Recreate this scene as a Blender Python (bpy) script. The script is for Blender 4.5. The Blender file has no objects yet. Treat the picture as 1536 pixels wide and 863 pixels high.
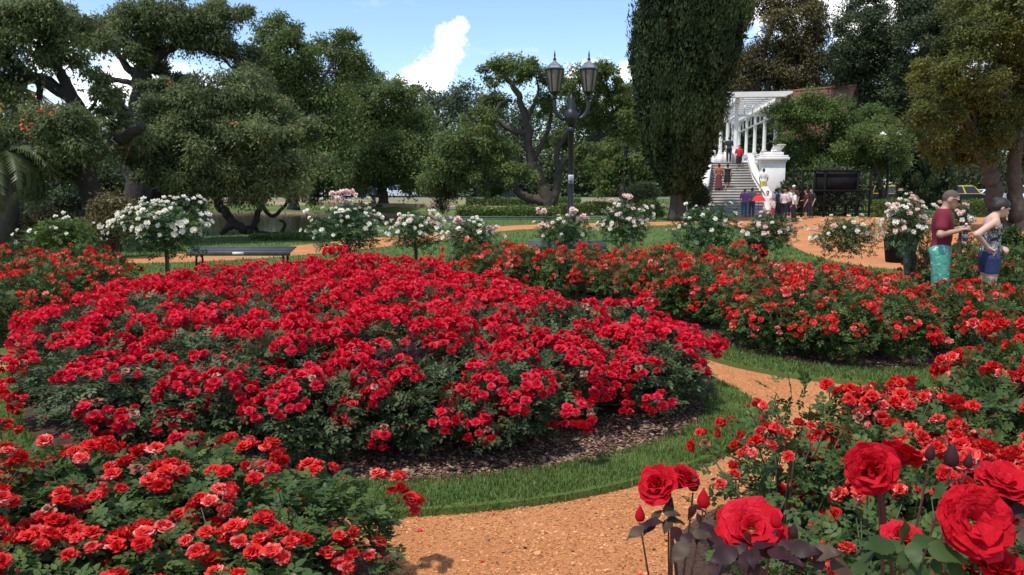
import bpy, math, random
import numpy as np
from mathutils import Vector, Matrix
random.seed(11)
RNG = np.random.default_rng(11)
SC = bpy.context.scene
COL = SC.collection

# ------------------------------------------------------------------ camera
F = 1190.0; HC = 1.9; PITCH = math.atan((431.5 - 277) / F)
cd = bpy.data.cameras.new('camera'); cam = bpy.data.objects.new('camera', cd); COL.objects.link(cam)
cd.sensor_width = 36.0; cd.lens = 36.0 * F / 1536.0; cd.clip_start = 0.05; cd.clip_end = 4000
cam.location = (0, 0, HC); cam.rotation_euler = (math.pi / 2 - PITCH, 0, 0)
SC.camera = cam
SC.render.resolution_x = 1024; SC.render.resolution_y = 575

# ------------------------------------------------------------------ light
SUN_EL = math.radians(64); SUN_DIR = Vector((-0.62, -0.62, 0)).normalized() * math.cos(SUN_EL) + Vector((0, 0, math.sin(SUN_EL)))
sl = bpy.data.lights.new('sun', 'SUN'); so = bpy.data.objects.new('sun', sl); COL.objects.link(so)
sl.energy = 2.15; sl.angle = math.radians(2.0); sl.color = (1.0, 0.955, 0.88)
so.rotation_euler = SUN_DIR.to_track_quat('Z', 'Y').to_euler(); so.location = (-20, -10, 40)
SC.view_settings.view_transform = 'Standard'; SC.view_settings.look = 'None'
SC.view_settings.exposure = 0.86; SC.view_settings.gamma = 1.0
SC.render.engine = 'CYCLES'
SC.cycles.use_denoising = True
SC.cycles.max_bounces = 8; SC.cycles.diffuse_bounces = 4; SC.cycles.transmission_bounces = 3; SC.cycles.glossy_bounces = 2
SC.cycles.use_adaptive_sampling = True

W = bpy.data.worlds.new('World'); SC.world = W; W.use_nodes = True


def build_world():
    nt = W.node_tree; nt.nodes.clear(); N = nt.nodes.new; L = nt.links.new

    def mth(op, a, b=None, c=None, clamp=False):
        n = N('ShaderNodeMath'); n.operation = op; n.use_clamp = clamp
        for i, v in enumerate((a, b, c)):
            if v is None: continue
            if isinstance(v, (int, float)): n.inputs[i].default_value = v
            else: L(v, n.inputs[i])
        return n.outputs[0]
    out = N('ShaderNodeOutputWorld')
    sky = N('ShaderNodeTexSky'); sky.sky_type = 'NISHITA'; sky.sun_disc = False
    sky.sun_elevation = SUN_EL; sky.sun_rotation = math.atan2(SUN_DIR.x, SUN_DIR.y)
    sky.air_density = 1.0; sky.dust_density = 0.35; sky.ozone_density = 4.0
    bg = N('ShaderNodeBackground'); bg.inputs[1].default_value = 0.118
    L(sky.outputs[0], bg.inputs[0])
    tc = N('ShaderNodeTexCoord'); d = tc.outputs['Generated']
    sep = N('ShaderNodeSeparateXYZ'); L(d, sep.inputs[0])
    x, y, z = sep.outputs
    yy = mth('MAXIMUM', y, 0.02)
    u = mth('DIVIDE', x, yy); v = mth('DIVIDE', z, yy)

    def noise(scale, detail, rough, vec=d):
        n = N('ShaderNodeTexNoise'); n.inputs['Scale'].default_value = scale; n.inputs['Detail'].default_value = detail
        n.inputs['Roughness'].default_value = rough; L(vec, n.inputs['Vector']); return n
    n1 = noise(55, 6, 0.60); n2 = noise(150, 5, 0.6)
    # heaped cumulus standing over the trees: lobes given as direction (u right, v up)
    lobes = [(-.121, .147, .018), (-.110, .150, .022), (-.098, .157, .022), (-.088, .168, .024), (-.078, .180, .024), (-.072, .192, .020),
             (-.084, .196, .014), (-.066, .203, .015), (-.095, .145, .024), (-.085, .150, .022), (-.135, .141, .012),
             (-.115, .132, .020), (.075, .150, .016), (.105, .152, .018), (.09, .147, .02), (.14, .15, .016)]
    lobes = [(a_, b_ - .015, c_) for a_, b_, c_ in lobes]
    big = [(.36, .25, .10), (.46, .24, .10), (.60, .26, .13), (.31, .215, .035), (.42, .19, .05), (-.47, .12, .06), (-.56, .17, .05)]
    wob = mth('ADD', mth('MULTIPLY', mth('SUBTRACT', n1.outputs[0], 0.5), 1.7), mth('MULTIPLY', mth('SUBTRACT', n2.outputs[0], 0.5), 0.9))
    acc = None
    for (lu, lv, r) in lobes + big:
        du = mth('SUBTRACT', u, lu); dv = mth('SUBTRACT', v, lv)
        dd = mth('SQRT', mth('ADD', mth('MULTIPLY', du, du), mth('MULTIPLY', dv, dv)))
        m = mth('SUBTRACT', 1.0, mth('DIVIDE', dd, r))
        acc = m if acc is None else mth('SMOOTH_MAX', acc, m, 0.25)
    acc = mth('ADD', acc, wob)
    hero = N('ShaderNodeMapRange'); hero.interpolation_type = 'SMOOTHSTEP'
    L(acc, hero.inputs[0]); hero.inputs[1].default_value = -0.05; hero.inputs[2].default_value = 0.75
    front = mth('GREATER_THAN', y, 0.05)
    heroM = mth('MULTIPLY', hero.outputs[0], front)
    # broken cloud over the rest of the sky
    zc = mth('ADD', mth('MAXIMUM', z, 0.0), 0.22)
    cmb = N('ShaderNodeCombineXYZ'); L(mth('DIVIDE', x, zc), cmb.inputs[0]); L(mth('DIVIDE', y, zc), cmb.inputs[1])
    n3 = noise(0.9, 7, 0.6, cmb.outputs[0])
    mr = N('ShaderNodeMapRange'); mr.interpolation_type = 'SMOOTHSTEP'; L(n3.outputs[0], mr.inputs[0])
    mr.inputs[1].default_value = 0.50; mr.inputs[2].default_value = 0.68; mr.inputs[4].default_value = 0.85
    allm = mth('MAXIMUM', heroM, mr.outputs[0])
    cb = N('ShaderNodeBackground'); cb.inputs[0].default_value = (1, 0.985, 0.965, 1); cb.inputs[1].default_value = 1.0
    # a thicker cloud is brighter at its sunlit crest, greyer at its base
    sh = N('ShaderNodeMapRange'); L(n1.outputs[0], sh.inputs[0]); sh.inputs[1].default_value = 0.3; sh.inputs[2].default_value = 0.62
    sh.inputs[3].default_value = 0.80; sh.inputs[4].default_value = 1.12
    L(sh.outputs[0], cb.inputs[1])
    mix = N('ShaderNodeMixShader'); L(allm, mix.inputs[0]); L(bg.outputs[0], mix.inputs[1]); L(cb.outputs[0], mix.inputs[2])
    L(mix.outputs[0], out.inputs[0])


build_world()

# ------------------------------------------------------------------ photograph pixel -> place in the world
CP, SP = math.cos(PITCH), math.sin(PITCH)


def ray(px, py):
    a = (px - 768.0) / F; b = (py - 431.5) / F
    return a, CP - b * SP, -SP - b * CP


def at(px, py, Y):
    rx, ry, rz = ray(px, py); t = Y / ry
    return np.array((rx * t, Y, HC + rz * t))


def gp(px, py, z=0.0):
    rx, ry, rz = ray(px, py); t = (z - HC) / rz
    return (rx * t, ry * t)


# ------------------------------------------------------------------ mesh helpers
def mesh_np(name, V, polys, mats, tint=None, smooth=False, midx=None):
    """polys: list of (n,k) int arrays; tint: per-face floats; midx: per-face material index"""
    me = bpy.data.meshes.new(name)
    V = np.asarray(V, np.float32).reshape(-1, 3)
    me.vertices.add(len(V)); me.vertices.foreach_set('co', V.ravel())
    polys = [np.asarray(p, np.int32) for p in polys if len(p)]
    tot = sum(len(p) for p in polys); nl = sum(p.size for p in polys)
    me.loops.add(nl); me.polygons.add(tot)
    me.loops.foreach_set('vertex_index', np.concatenate([p.ravel() for p in polys]))
    st = np.concatenate([np.full(len(p), p.shape[1], np.int32) for p in polys])
    ls = np.concatenate(([0], np.cumsum(st)[:-1])).astype(np.int32)
    me.polygons.foreach_set('loop_start', ls)
    if smooth: me.polygons.foreach_set('use_smooth', np.ones(tot, bool))
    for m in (mats if isinstance(mats, (list, tuple)) else [mats]): me.materials.append(m)
    if midx is not None: me.polygons.foreach_set('material_index', np.asarray(midx, np.int32))
    if tint is not None:
        a = me.attributes.new('tint', 'FLOAT', 'FACE'); a.data.foreach_set('value', np.asarray(tint, np.float32))
    me.update(calc_edges=True)
    return me


def link(name, data, parent=None, loc=None, rotz=None, **props):
    o = bpy.data.objects.new(name, data); COL.objects.link(o)
    if parent is not None: o.parent = parent
    if loc is not None: o.location = loc
    if rotz is not None: o.rotation_euler = (0, 0, rotz)
    for k, v in props.items(): o[k] = v
    return o


def thing(name, label, cat, loc=(0, 0, 0), rotz=0.0, group=None):
    o = bpy.data.objects.new(name, None); COL.objects.link(o); o.empty_display_size = .1
    o.location = loc; o.rotation_euler = (0, 0, rotz); o['label'] = label; o['category'] = cat
    if group: o['group'] = group
    return o


class MB:
    """collects shapes; build() links them as one mesh object"""
    def __init__(s): s.v = []; s.f = {3: [], 4: []}; s.n = 0; s.t = {3: [], 4: []}; s.ng = []

    def add(s, V, faces, tint=0.5):
        V = np.asarray(V, float).reshape(-1, 3)
        for f in faces:
            if len(f) in (3, 4):
                s.f[len(f)].append([i + s.n for i in f]); s.t[len(f)].append(tint)
            else: s.ng.append(([i + s.n for i in f], tint))
        s.v.append(V); s.n += len(V); return s

    def addnp(s, V, F, tint=None):
        F = np.asarray(F); k = F.shape[1]
        s.v.append(np.asarray(V, float)); s.f[k] += (F + s.n).tolist()
        s.t[k] += (list(tint) if tint is not None else [.5] * len(F)); s.n += len(V); return s

    def box(s, c, size, rz=0.0, tilt=0.0, tint=.5, bev=0.0):
        sx, sy, sz = [a / 2 for a in size]
        if bev > 0:
            V = []; b = min(bev, sx * .9, sy * .9, sz * .9)
            for (ax, ay, az) in ((sx - b, sy - b, sz), (sx, sy - b, sz - b), (sx - b, sy, sz - b)):
                for i in (-1, 1):
                    for j in (-1, 1):
                        for k in (-1, 1): V.append((i * ax, j * ay, k * az))
            V = np.array(V)
            g = lambda a, i, j, k: a * 8 + (i > 0) * 4 + (j > 0) * 2 + (k > 0)
            Fs = []
            for k in (-1, 1): Fs.append([g(0, -1, -1, k), g(0, 1, -1, k), g(0, 1, 1, k), g(0, -1, 1, k)][::k])
            for i in (-1, 1): Fs.append([g(1, i, -1, -1), g(1, i, 1, -1), g(1, i, 1, 1), g(1, i, -1, 1)][::i])
            for j in (-1, 1): Fs.append([g(2, 1, j, -1), g(2, -1, j, -1), g(2, -1, j, 1), g(2, 1, j, 1)][::j])
            for i in (-1, 1):
                for k in (-1, 1):
                    Fs.append([g(0, i, -1, k), g(0, i, 1, k), g(1, i, 1, k), g(1, i, -1, k)][::-i * k])
            for j in (-1, 1):
                for k in (-1, 1):
                    Fs.append([g(0, -1, j, k), g(0, 1, j, k), g(2, 1, j, k), g(2, -1, j, k)][::j * k])
            for i in (-1, 1):
                for j in (-1, 1):
                    Fs.append([g(1, i, j, -1), g(1, i, j, 1), g(2, i, j, 1), g(2, i, j, -1)][::-i * j])
                    for k in (-1, 1): Fs.append([g(0, i, j, k), g(1, i, j, k), g(2, i, j, k)][::i * j * k])
        else:
            V = np.array([(i * sx, j * sy, k * sz) for i in (-1, 1) for j in (-1, 1) for k in (-1, 1)])
            Fs = [(0, 1, 3, 2), (4, 6, 7, 5), (0, 4, 5, 1), (2, 3, 7, 6), (0, 2, 6, 4), (1, 5, 7, 3)]
        if tilt: V = V @ np.array(Matrix.Rotation(tilt, 3, 'X')).T
        if rz: V = V @ np.array(Matrix.Rotation(rz, 3, 'Z')).T
        return s.add(V + np.asarray(c, float), Fs, tint)

    def tube(s, P, R, n=8, cap=True, tint=.5):
        P = np.asarray(P, float); R = np.broadcast_to(np.asarray(R, float), (len(P),))
        T = np.gradient(P, axis=0); T /= np.linalg.norm(T, axis=1)[:, None] + 1e-9
        ref = np.array((1, 0, 0)) if abs(T[0][2]) > .7 else np.array((0, 0, 1.))
        a = np.arange(n) * 2 * math.pi / n; V = []
        u = np.cross(T[0], ref); u /= np.linalg.norm(u) + 1e-9
        for i in range(len(P)):
            u = u - T[i] * (u @ T[i]); u /= np.linalg.norm(u) + 1e-9; w = np.cross(T[i], u)
            V.append(P[i] + R[i] * (np.cos(a)[:, None] * u + np.sin(a)[:, None] * w))
        V = np.concatenate(V); Fs = []
        for i in range(len(P) - 1):
            for k in range(n):
                k2 = (k + 1) % n; Fs.append((i * n + k, i * n + k2, (i + 1) * n + k2, (i + 1) * n + k))
        if cap:
            m = len(V); V = np.vstack([V, P[0], P[-1]]); b = (len(P) - 1) * n
            for k in range(n):
                k2 = (k + 1) % n; Fs.append((k2, k, m)); Fs.append((b + k, b + k2, m + 1))
        return s.add(V, Fs, tint)

    def lathe(s, prof, c=(0, 0, 0), n=16, tint=.5):
        a = np.arange(n) * 2 * math.pi / n; V = []; Fs = []
        for r, z in prof: V.append(np.stack([r * np.cos(a), r * np.sin(a), np.full(n, z)], 1))
        V = np.concatenate(V) + np.asarray(c, float)
        for i in range(len(prof) - 1):
            for k in range(n):
                k2 = (k + 1) % n; Fs.append((i * n + k, i * n + k2, (i + 1) * n + k2, (i + 1) * n + k))
        Fs.append(tuple(range(n))[::-1]); Fs.append(tuple((len(prof) - 1) * n + k for k in range(n)))
        return s.add(V, Fs, tint)

    def mesh(s, name, mat, smooth=False):
        V = np.concatenate(s.v)
        if s.ng:
            me = bpy.data.meshes.new(name)
            fs = s.f[3] + s.f[4] + [f for f, _ in s.ng]
            me.from_pydata(V.tolist(), [], fs)
            for m in (mat if isinstance(mat, (list, tuple)) else [mat]): me.materials.append(m)
            if smooth:
                for p in me.polygons: p.use_smooth = len(p.vertices) <= 4
            a = me.attributes.new('tint', 'FLOAT', 'FACE')
            a.data.foreach_set('value', np.array(s.t[3] + s.t[4] + [t for _, t in s.ng], np.float32))
            me.update(); return me
        return mesh_np(name, V, [np.array(s.f[k]) for k in (3, 4) if s.f[k]], mat, s.t[3] + s.t[4], smooth)

    def build(s, name, mat, parent=None, smooth=False, **props):
        return link(name, s.mesh(name, mat, smooth), parent, **props)


def frames(T, Nn):
    """rotation matrices whose columns are (side, along T, normal)"""
    T = T / (np.linalg.norm(T, axis=1)[:, None] + 1e-9)
    Nn = Nn - T * np.sum(T * Nn, 1)[:, None]; Nn /= np.linalg.norm(Nn, axis=1)[:, None] + 1e-9
    S = np.cross(T, Nn)
    return np.stack([S, T, Nn], 2)


def scatter(tv, tf, pos, R, sc):
    """copies template verts/faces to many places -> V, F"""
    tv = np.asarray(tv, float); tf = np.asarray(tf); n = len(pos)
    V = np.einsum('nij,kj->nki', R, tv) * np.asarray(sc).reshape(n, -1)[:, None, :] + pos[:, None, :]
    Fo = tf[None] + (np.arange(n) * len(tv))[:, None, None]
    return V.reshape(-1, 3), Fo.reshape(-1, tf.shape[1])


def unit(n, up=0.0):
    d = RNG.normal(size=(n, 3)); d[:, 2] += up; return d / (np.linalg.norm(d, axis=1)[:, None] + 1e-9)


LEAF2 = (np.array([(0, 0, 0), (-.26, .45, .07), (0, 1, -.05), (.26, .45, .07)]), np.array([(0, 2, 1), (0, 3, 2)]))
LEAF4 = (np.array([(0, 0, 0), (-.30, .35, .08), (-.22, .72, .05), (0, 1, -.10), (.22, .72, .05), (.30, .35, .08), (0, .5, -.01)]),
         np.array([(0, 6, 1), (1, 6, 2), (2, 6, 3), (6, 4, 3), (6, 5, 4), (0, 5, 6)]))


LEAF1 = (np.array([(-.30, .05, 0), (.26, .25, .06), (0, 1.1, -.04)]), np.array([(0, 1, 2)]))


def rng(a, b, n=None): return RNG.uniform(a, b, n)


# ------------------------------------------------------------------ materials
def nmat(name):
    m = bpy.data.materials.new(name); m.use_nodes = True; nt = m.node_tree
    return m, nt, nt.nodes['Principled BSDF']


def mat(name, col, rough=.6, var=.25, scale=6.0, metal=0.0, bump=0.0, bscale=None, spec=.5, detail=5):
    m, nt, b = nmat(name); N = nt.nodes.new; L = nt.links.new
    b.inputs['Roughness'].default_value = rough; b.inputs['Metallic'].default_value = metal
    b.inputs['Specular IOR Level'].default_value = spec
    tc = N('ShaderNodeTexCoord'); nz = N('ShaderNodeTexNoise'); nz.inputs['Scale'].default_value = scale; nz.inputs['Detail'].default_value = detail
    L(tc.outputs['Object'], nz.inputs['Vector'])
    rp = N('ShaderNodeValToRGB'); L(nz.outputs[0], rp.inputs[0])
    c = np.array(col)
    rp.color_ramp.elements[0].position = .28; rp.color_ramp.elements[1].position = .72
    rp.color_ramp.elements[0].color = (*(c * (1 - var)), 1); rp.color_ramp.elements[1].color = (*np.minimum(c * (1 + var), 1), 1)
    L(rp.outputs[0], b.inputs['Base Color'])
    if bump:
        bp = N('ShaderNodeBump'); bp.inputs['Strength'].default_value = bump; bp.inputs['Distance'].default_value = .02
        n2 = N('ShaderNodeTexNoise'); n2.inputs['Scale'].default_value = bscale or scale * 5; n2.inputs['Detail'].default_value = 4
        L(tc.outputs['Object'], n2.inputs['Vector']); L(n2.outputs[0], bp.inputs['Height']); L(bp.outputs[0], b.inputs['Normal'])
    return m


def tint_mat(name, stops, rough=.5, trans=0.25, spec=.4, objvar=0.0, trans_col=None, attr='tint', rstops=None):
    """colour from the per-face 'tint' value (0..1): leaves, petals, chips of different kinds"""
    m, nt, b = nmat(name); N = nt.nodes.new; L = nt.links.new
    at_ = N('ShaderNodeAttribute'); at_.attribute_name = attr
    rp = N('ShaderNodeValToRGB'); el = rp.color_ramp.elements
    while len(el) < len(stops): el.new(.5)
    for e, (p, c) in zip(el, stops): e.position = p; e.color = (*c, 1)
    val = at_.outputs['Fac']
    col = rp.outputs[0]
    if objvar:
        oi = N('ShaderNodeObjectInfo'); ma = N('ShaderNodeMath'); ma.operation = 'MULTIPLY_ADD'
        L(oi.outputs['Random'], ma.inputs[0]); ma.inputs[1].default_value = objvar; L(val, ma.inputs[2])
        sb = N('ShaderNodeMath'); sb.operation = 'SUBTRACT'; sb.use_clamp = True; L(ma.outputs[0], sb.inputs[0]); sb.inputs[1].default_value = objvar * .5
        val = sb.outputs[0]
    L(val, rp.inputs[0]); L(col, b.inputs['Base Color'])
    b.inputs['Roughness'].default_value = rough; b.inputs['Specular IOR Level'].default_value = spec
    if trans:
        tr = N('ShaderNodeBsdfTranslucent'); mx = N('ShaderNodeMixShader'); mx.inputs[0].default_value = trans
        if trans_col:
            mc = N('ShaderNodeMix'); mc.data_type = 'RGBA'; mc.blend_type = 'MULTIPLY'; mc.inputs[0].default_value = 1.0
            L(col, mc.inputs[6]); mc.inputs[7].default_value = (*trans_col, 1); L(mc.outputs[2], tr.inputs[0])
        else: L(col, tr.inputs[0])
        out = nt.nodes['Material Output']; L(b.outputs[0], mx.inputs[1]); L(tr.outputs[0], mx.inputs[2]); L(mx.outputs[0], out.inputs[0])
    return m


G3 = lambda a, b, c: [(0.0, a), (.5, b), (1.0, c)]
M_LEAF_ROSE = tint_mat('rose_leaf', G3((0.0276, 0.0506, 0.0138), (0.0644, 0.1104, 0.0276), (0.1495, 0.207, 0.0517)), .5, .24, .22)
M_LEAF_CRIM = tint_mat('crimson_rose_leaf', G3((0.0322, 0.0506, 0.0207), (0.0736, 0.1058, 0.0414), (0.161, 0.2012, 0.0805)), .5, .2, .25)
M_LEAF_WINE = tint_mat('wine_leaf', G3((.020, .008, .010), (.050, .016, .018), (.075, .055, .026)), .5, .15, .22)
M_LEAF_WHITE = tint_mat('white_rose_leaf', G3((.018, .038, .014), (.05, .10, .03), (.15, .22, .055)), .45, .2, .4)
M_CEIBO = tint_mat('ceibo_leaf', G3((0.0625, 0.085, 0.0375), (0.1525, 0.1875, 0.075), (0.275, 0.3063, 0.125)), .6, .4, .2)
M_CEIBO2 = tint_mat('light_ceibo_leaf', G3((0.0624, 0.0936, 0.0312), (0.1512, 0.204, 0.06), (0.276, 0.318, 0.102)), .6, .4, .2)
M_GREYLEAF = tint_mat('grey_green_leaf', G3((0.048, 0.0672, 0.0408), (0.102, 0.132, 0.0744), (0.18, 0.204, 0.12)), .6, .25, .2)
M_YELLOWLEAF = tint_mat('yellow_green_leaf', G3((.046, .054, .016), (.120, .132, .032), (.25, .245, .055)), .6, .3, .2)
M_BROWNLEAF = tint_mat('brown_green_leaf', G3((0.0562, 0.05, 0.0225), (0.1313, 0.11, 0.0425), (0.225, 0.175, 0.0688)), .6, .25, .2)
M_DARKLEAF = tint_mat('dark_evergreen_leaf', G3((0.027, 0.0405, 0.0203), (0.0594, 0.0783, 0.0351), (0.1148, 0.1296, 0.054)), .6, .15, .2)
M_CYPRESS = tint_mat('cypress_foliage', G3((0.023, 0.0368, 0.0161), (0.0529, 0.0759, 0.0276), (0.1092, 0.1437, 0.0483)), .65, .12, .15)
M_BRIGHTLEAF = tint_mat('bright_leaf', G3((0.042, 0.0744, 0.0168), (0.102, 0.156, 0.0336), (0.18, 0.24, 0.054)), .5, .28, .3)
M_REDTIP = tint_mat('red_tipped_leaf', G3((.035, .032, .014), (.085, .070, .026), (.16, .085, .04)), .5, .2, .3)
M_FROND = tint_mat('palm_frond', G3((.03, .045, .02), (.07, .09, .035), (.14, .15, .06)), .45, .2, .4)
M_YFROND = tint_mat('dry_frond', G3((.10, .075, .015), (.22, .17, .03), (.34, .26, .05)), .55, .25, .3)
M_GRASS = tint_mat('grass_blade', [(0, (.055, .098, .022)), (.5, (.12, .195, .045)), (.88, (.22, .28, .075)), (1, (.38, .35, .15))], .55, .3, .2)
M_BARK = mat('bark', (.032, .023, .018), .9, .45, 9, bump=.8, bscale=30)
M_BARK2 = mat('grey_brown_bark', (.055, .043, .034), .9, .4, 7, bump=.8, bscale=25)
M_BARKL = mat('pale_bark', (.068, .053, .040), .9, .35, 6, bump=.7, bscale=22)
M_CANE = mat('rose_cane', (.055, .065, .028), .6, .5, 12)
M_CANEW = mat('wine_cane', (.085, .03, .028), .5, .4, 12)
RT = (1, .25, .25)
M_CRIM = tint_mat('crimson_petal', G3((.54, .007, .020), (.75, .014, .046), (.84, .065, .11)), .6, .3, .15, .35, RT)
M_CORAL = tint_mat('coral_petal', [(0, (.60, .010, .018)), (.46, (.80, .034, .030)), (.82, (.85, .11, .09)), (1.0, (.89, .38, .32))], .6, .3, .15, .58, RT)
M_NEAR = tint_mat('velvet_red_petal', G3((.36, .003, .010), (.64, .008, .022), (.76, .03, .06)), .65, .3, .12, .2, RT)
def add_bump(m, scale, strength, stretch=(1, 1, 1)):
    nt = m.node_tree; N = nt.nodes.new; L = nt.links.new; b = nt.nodes['Principled BSDF']; tc = N('ShaderNodeTexCoord'); mp = N('ShaderNodeMapping'); mp.inputs['Scale'].default_value = stretch
    n = N('ShaderNodeTexNoise'); n.inputs['Scale'].default_value = scale; n.inputs['Detail'].default_value = 4; L(tc.outputs['Object'], mp.inputs[0]); L(mp.outputs[0], n.inputs['Vector'])
    bp = N('ShaderNodeBump'); bp.inputs['Strength'].default_value = strength; bp.inputs['Distance'].default_value = .05; L(n.outputs[0], bp.inputs['Height']); L(bp.outputs[0], b.inputs['Normal'])


add_bump(M_NEAR, 14, .35, (1, 1, 2.2))
M_WHITE = tint_mat('cream_petal', G3((.80, .70, .48), (.86, .82, .66), (.90, .87, .80)), .55, .25, .25, .5)
M_PINK = tint_mat('blush_petal', G3((.80, .42, .38), (.86, .60, .54), (.90, .78, .70)), .55, .25, .25, .5)
M_ORFL = tint_mat('coral_tree_petal', G3((.55, .04, .015), (.78, .14, .05), (.85, .30, .16)), .55, .25, .25, .3)
M_IRON = mat('black_iron', (.012, .014, .014), .42, .3, 8, .0, .15, spec=.5)
M_BLACK = mat('matt_black', (.010, .010, .011), .85, .3, 5, spec=.15)
M_PANE = mat('lamp_glass', (.22, .185, .155), .25, .12, 4, spec=.6)
M_CAPMETAL = mat('lamp_cap_metal', (.20, .21, .22), .45, .3, 10, .5)
M_STUCCO = mat('white_stucco', (.78, .75, .70), .85, .08, 2.2, bump=.15, bscale=40)
M_STEP = mat('stair_stone', (.40, .37, .33), .9, .18, 3, bump=.3, bscale=30)
M_BENCH = mat('bench_grey_green', (.055, .066, .064), .5, .25, 7)
M_RAIL = mat('green_rail_paint', (.06, .105, .085), .5, .25, 7)
M_POT = mat('black_pot', (.009, .009, .010), .75, .3, 7, bump=.2, spec=.15)
M_DIRT = mat('potting_soil', (.06, .042, .03), .95, .4, 20, bump=.6)


def ground_mat(name, c1, c2, c3, s1, s2, bump, bscale, rough=.95):
    m, nt, b = nmat(name); N = nt.nodes.new; L = nt.links.new
    b.inputs['Roughness'].default_value = rough; b.inputs['Specular IOR Level'].default_value = .2
    tc = N('ShaderNodeTexCoord')

    def nz(s, d=6):
        n = N('ShaderNodeTexNoise'); n.inputs['Scale'].default_value = s; n.inputs['Detail'].default_value = d; n.inputs['Roughness'].default_value = .65
        L(tc.outputs['Object'], n.inputs['Vector']); return n.outputs[0]
    r1 = N('ShaderNodeValToRGB'); L(nz(s1), r1.inputs[0]); r1.color_ramp.elements[0].position = .3; r1.color_ramp.elements[1].position = .7
    r1.color_ramp.elements[0].color = (*c1, 1); r1.color_ramp.elements[1].color = (*c2, 1)
    mr = N('ShaderNodeMapRange'); L(nz(s2, 3), mr.inputs[0]); mr.inputs[1].default_value = .52; mr.inputs[2].default_value = .66
    mx = N('ShaderNodeMix'); mx.data_type = 'RGBA'; L(mr.outputs[0], mx.inputs[0]); L(r1.outputs[0], mx.inputs[6]); mx.inputs[7].default_value = (*c3, 1)
    L(mx.outputs[2], b.inputs['Base Color'])
    bp = N('ShaderNodeBump'); bp.inputs['Strength'].default_value = bump; bp.inputs['Distance'].default_value = .03
    L(nz(bscale, 4), bp.inputs['Height']); L(bp.outputs[0], b.inputs['Normal'])
    return m


M_LAWN = ground_mat('lawn', (.060, .105, .022), (.12, .175, .042), (.10, .14, .038), .5, 9, .5, 70)
M_PATH = ground_mat('brick_dust_path', (.50, .195, .072), (.66, .295, .12), (.42, .15, .055), 1.1, 45, .6, 120)
M_SOIL = ground_mat('bed_soil', (.070, .042, .028), (.14, .088, .06), (.035, .020, .014), 3, 30, .9, 60)
M_ROAD = ground_mat('asphalt_road', (.045, .045, .047), (.06, .06, .06), (.04, .04, .04), 1, 20, .2, 60)
M_BANK = ground_mat('dry_grass_bank', (.20, .18, .085), (.30, .255, .13), (.16, .17, .06), .4, 6, .4, 40)
M_CHIP = tint_mat('brick_chip', [(0, (.26, .095, .035)), (.4, (.54, .225, .082)), (.92, (.66, .305, .128)), (1, (.72, .41, .22))], .95, 0, .1)
M_MULCH = tint_mat('leaf_litter', [(0, (.05, .026, .018)), (.4, (.16, .09, .06)), (.75, (.30, .19, .13)), (.92, (.42, .32, .21)), (1, (.34, .05, .05))], .9, 0, .15)


def water_mat():
    m, nt, b = nmat('lake_water'); N = nt.nodes.new; L = nt.links.new
    b.inputs['Base Color'].default_value = (.035, .034, .018, 1); b.inputs['Roughness'].default_value = .06
    b.inputs['Specular IOR Level'].default_value = .5
    tc = N('ShaderNodeTexCoord'); mp = N('ShaderNodeMapping'); mp.inputs['Scale'].default_value = (1.0, .35, 1)
    L(tc.outputs['Object'], mp.inputs[0])
    n = N('ShaderNodeTexNoise'); n.inputs['Scale'].default_value = 3.5; n.inputs['Detail'].default_value = 3; L(mp.outputs[0], n.inputs['Vector'])
    bp = N('ShaderNodeBump'); bp.inputs['Strength'].default_value = .10; bp.inputs['Distance'].default_value = .05
    L(n.outputs[0], bp.inputs['Height']); L(bp.outputs[0], b.inputs['Normal']); return m


M_WATER = water_mat()

# ------------------------------------------------------------------ outlines on the ground


def spline(pts, n=160, closed=True):
    P = np.array(pts, float); m = len(P); out = []
    segs = m if closed else m - 1
    per = max(2, n // segs)
    for i in range(segs):
        p0, p1, p2, p3 = (P[(i + k) % m] for k in (-1, 0, 1, 2)) if closed else (P[max(i - 1, 0)], P[i], P[i + 1], P[min(i + 2, m - 1)])
        for t in np.arange(per) / per:
            out.append(.5 * ((2 * p1) + (-p0 + p2) * t + (2 * p0 - 5 * p1 + 4 * p2 - p3) * t * t + (-p0 + 3 * p1 - 3 * p2 + p3) * t ** 3))
    if not closed: out.append(P[-1])
    return np.array(out)


def offset(poly, d):
    T = np.roll(poly, -1, 0) - np.roll(poly, 1, 0); T /= np.linalg.norm(T, axis=1)[:, None] + 1e-9
    area = np.sum(poly[:, 0] * np.roll(poly[:, 1], -1) - np.roll(poly[:, 0], -1) * poly[:, 1])
    Nn = np.stack([T[:, 1], -T[:, 0]], 1) * (1 if area > 0 else -1)
    return poly + Nn * d


def inside(poly, P):
    x, y = P[:, 0], P[:, 1]; r = np.zeros(len(P), bool); q = np.roll(poly, 1, 0)
    for (x1, y1), (x2, y2) in zip(poly, q):
        c = ((y1 > y) != (y2 > y)) & (x < (x2 - x1) * (y - y1) / (y2 - y1 + 1e-12) + x1); r ^= c
    return r


def dist_in(poly, P):
    """distance from points to the outline"""
    A = poly; B = np.roll(poly, -1, 0); D = np.full(len(P), 1e9)
    for a, b in zip(A, B):
        ab = b - a; t = np.clip(((P - a) @ ab) / (ab @ ab + 1e-12), 0, 1); D = np.minimum(D, np.linalg.norm(P - a - t[:, None] * ab, axis=1))
    return D


def sheet(name, poly, z, m, **props):
    V = np.column_stack([poly, np.full(len(poly), z)])
    me = bpy.data.meshes.new(name); idx = list(range(len(V)))
    area = np.sum(poly[:, 0] * np.roll(poly[:, 1], -1) - np.roll(poly[:, 0], -1) * poly[:, 1])
    me.from_pydata(V.tolist(), [], [idx if area > 0 else idx[::-1]]); me.materials.append(m)
    return link(name, me, kind='structure', **props)


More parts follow.
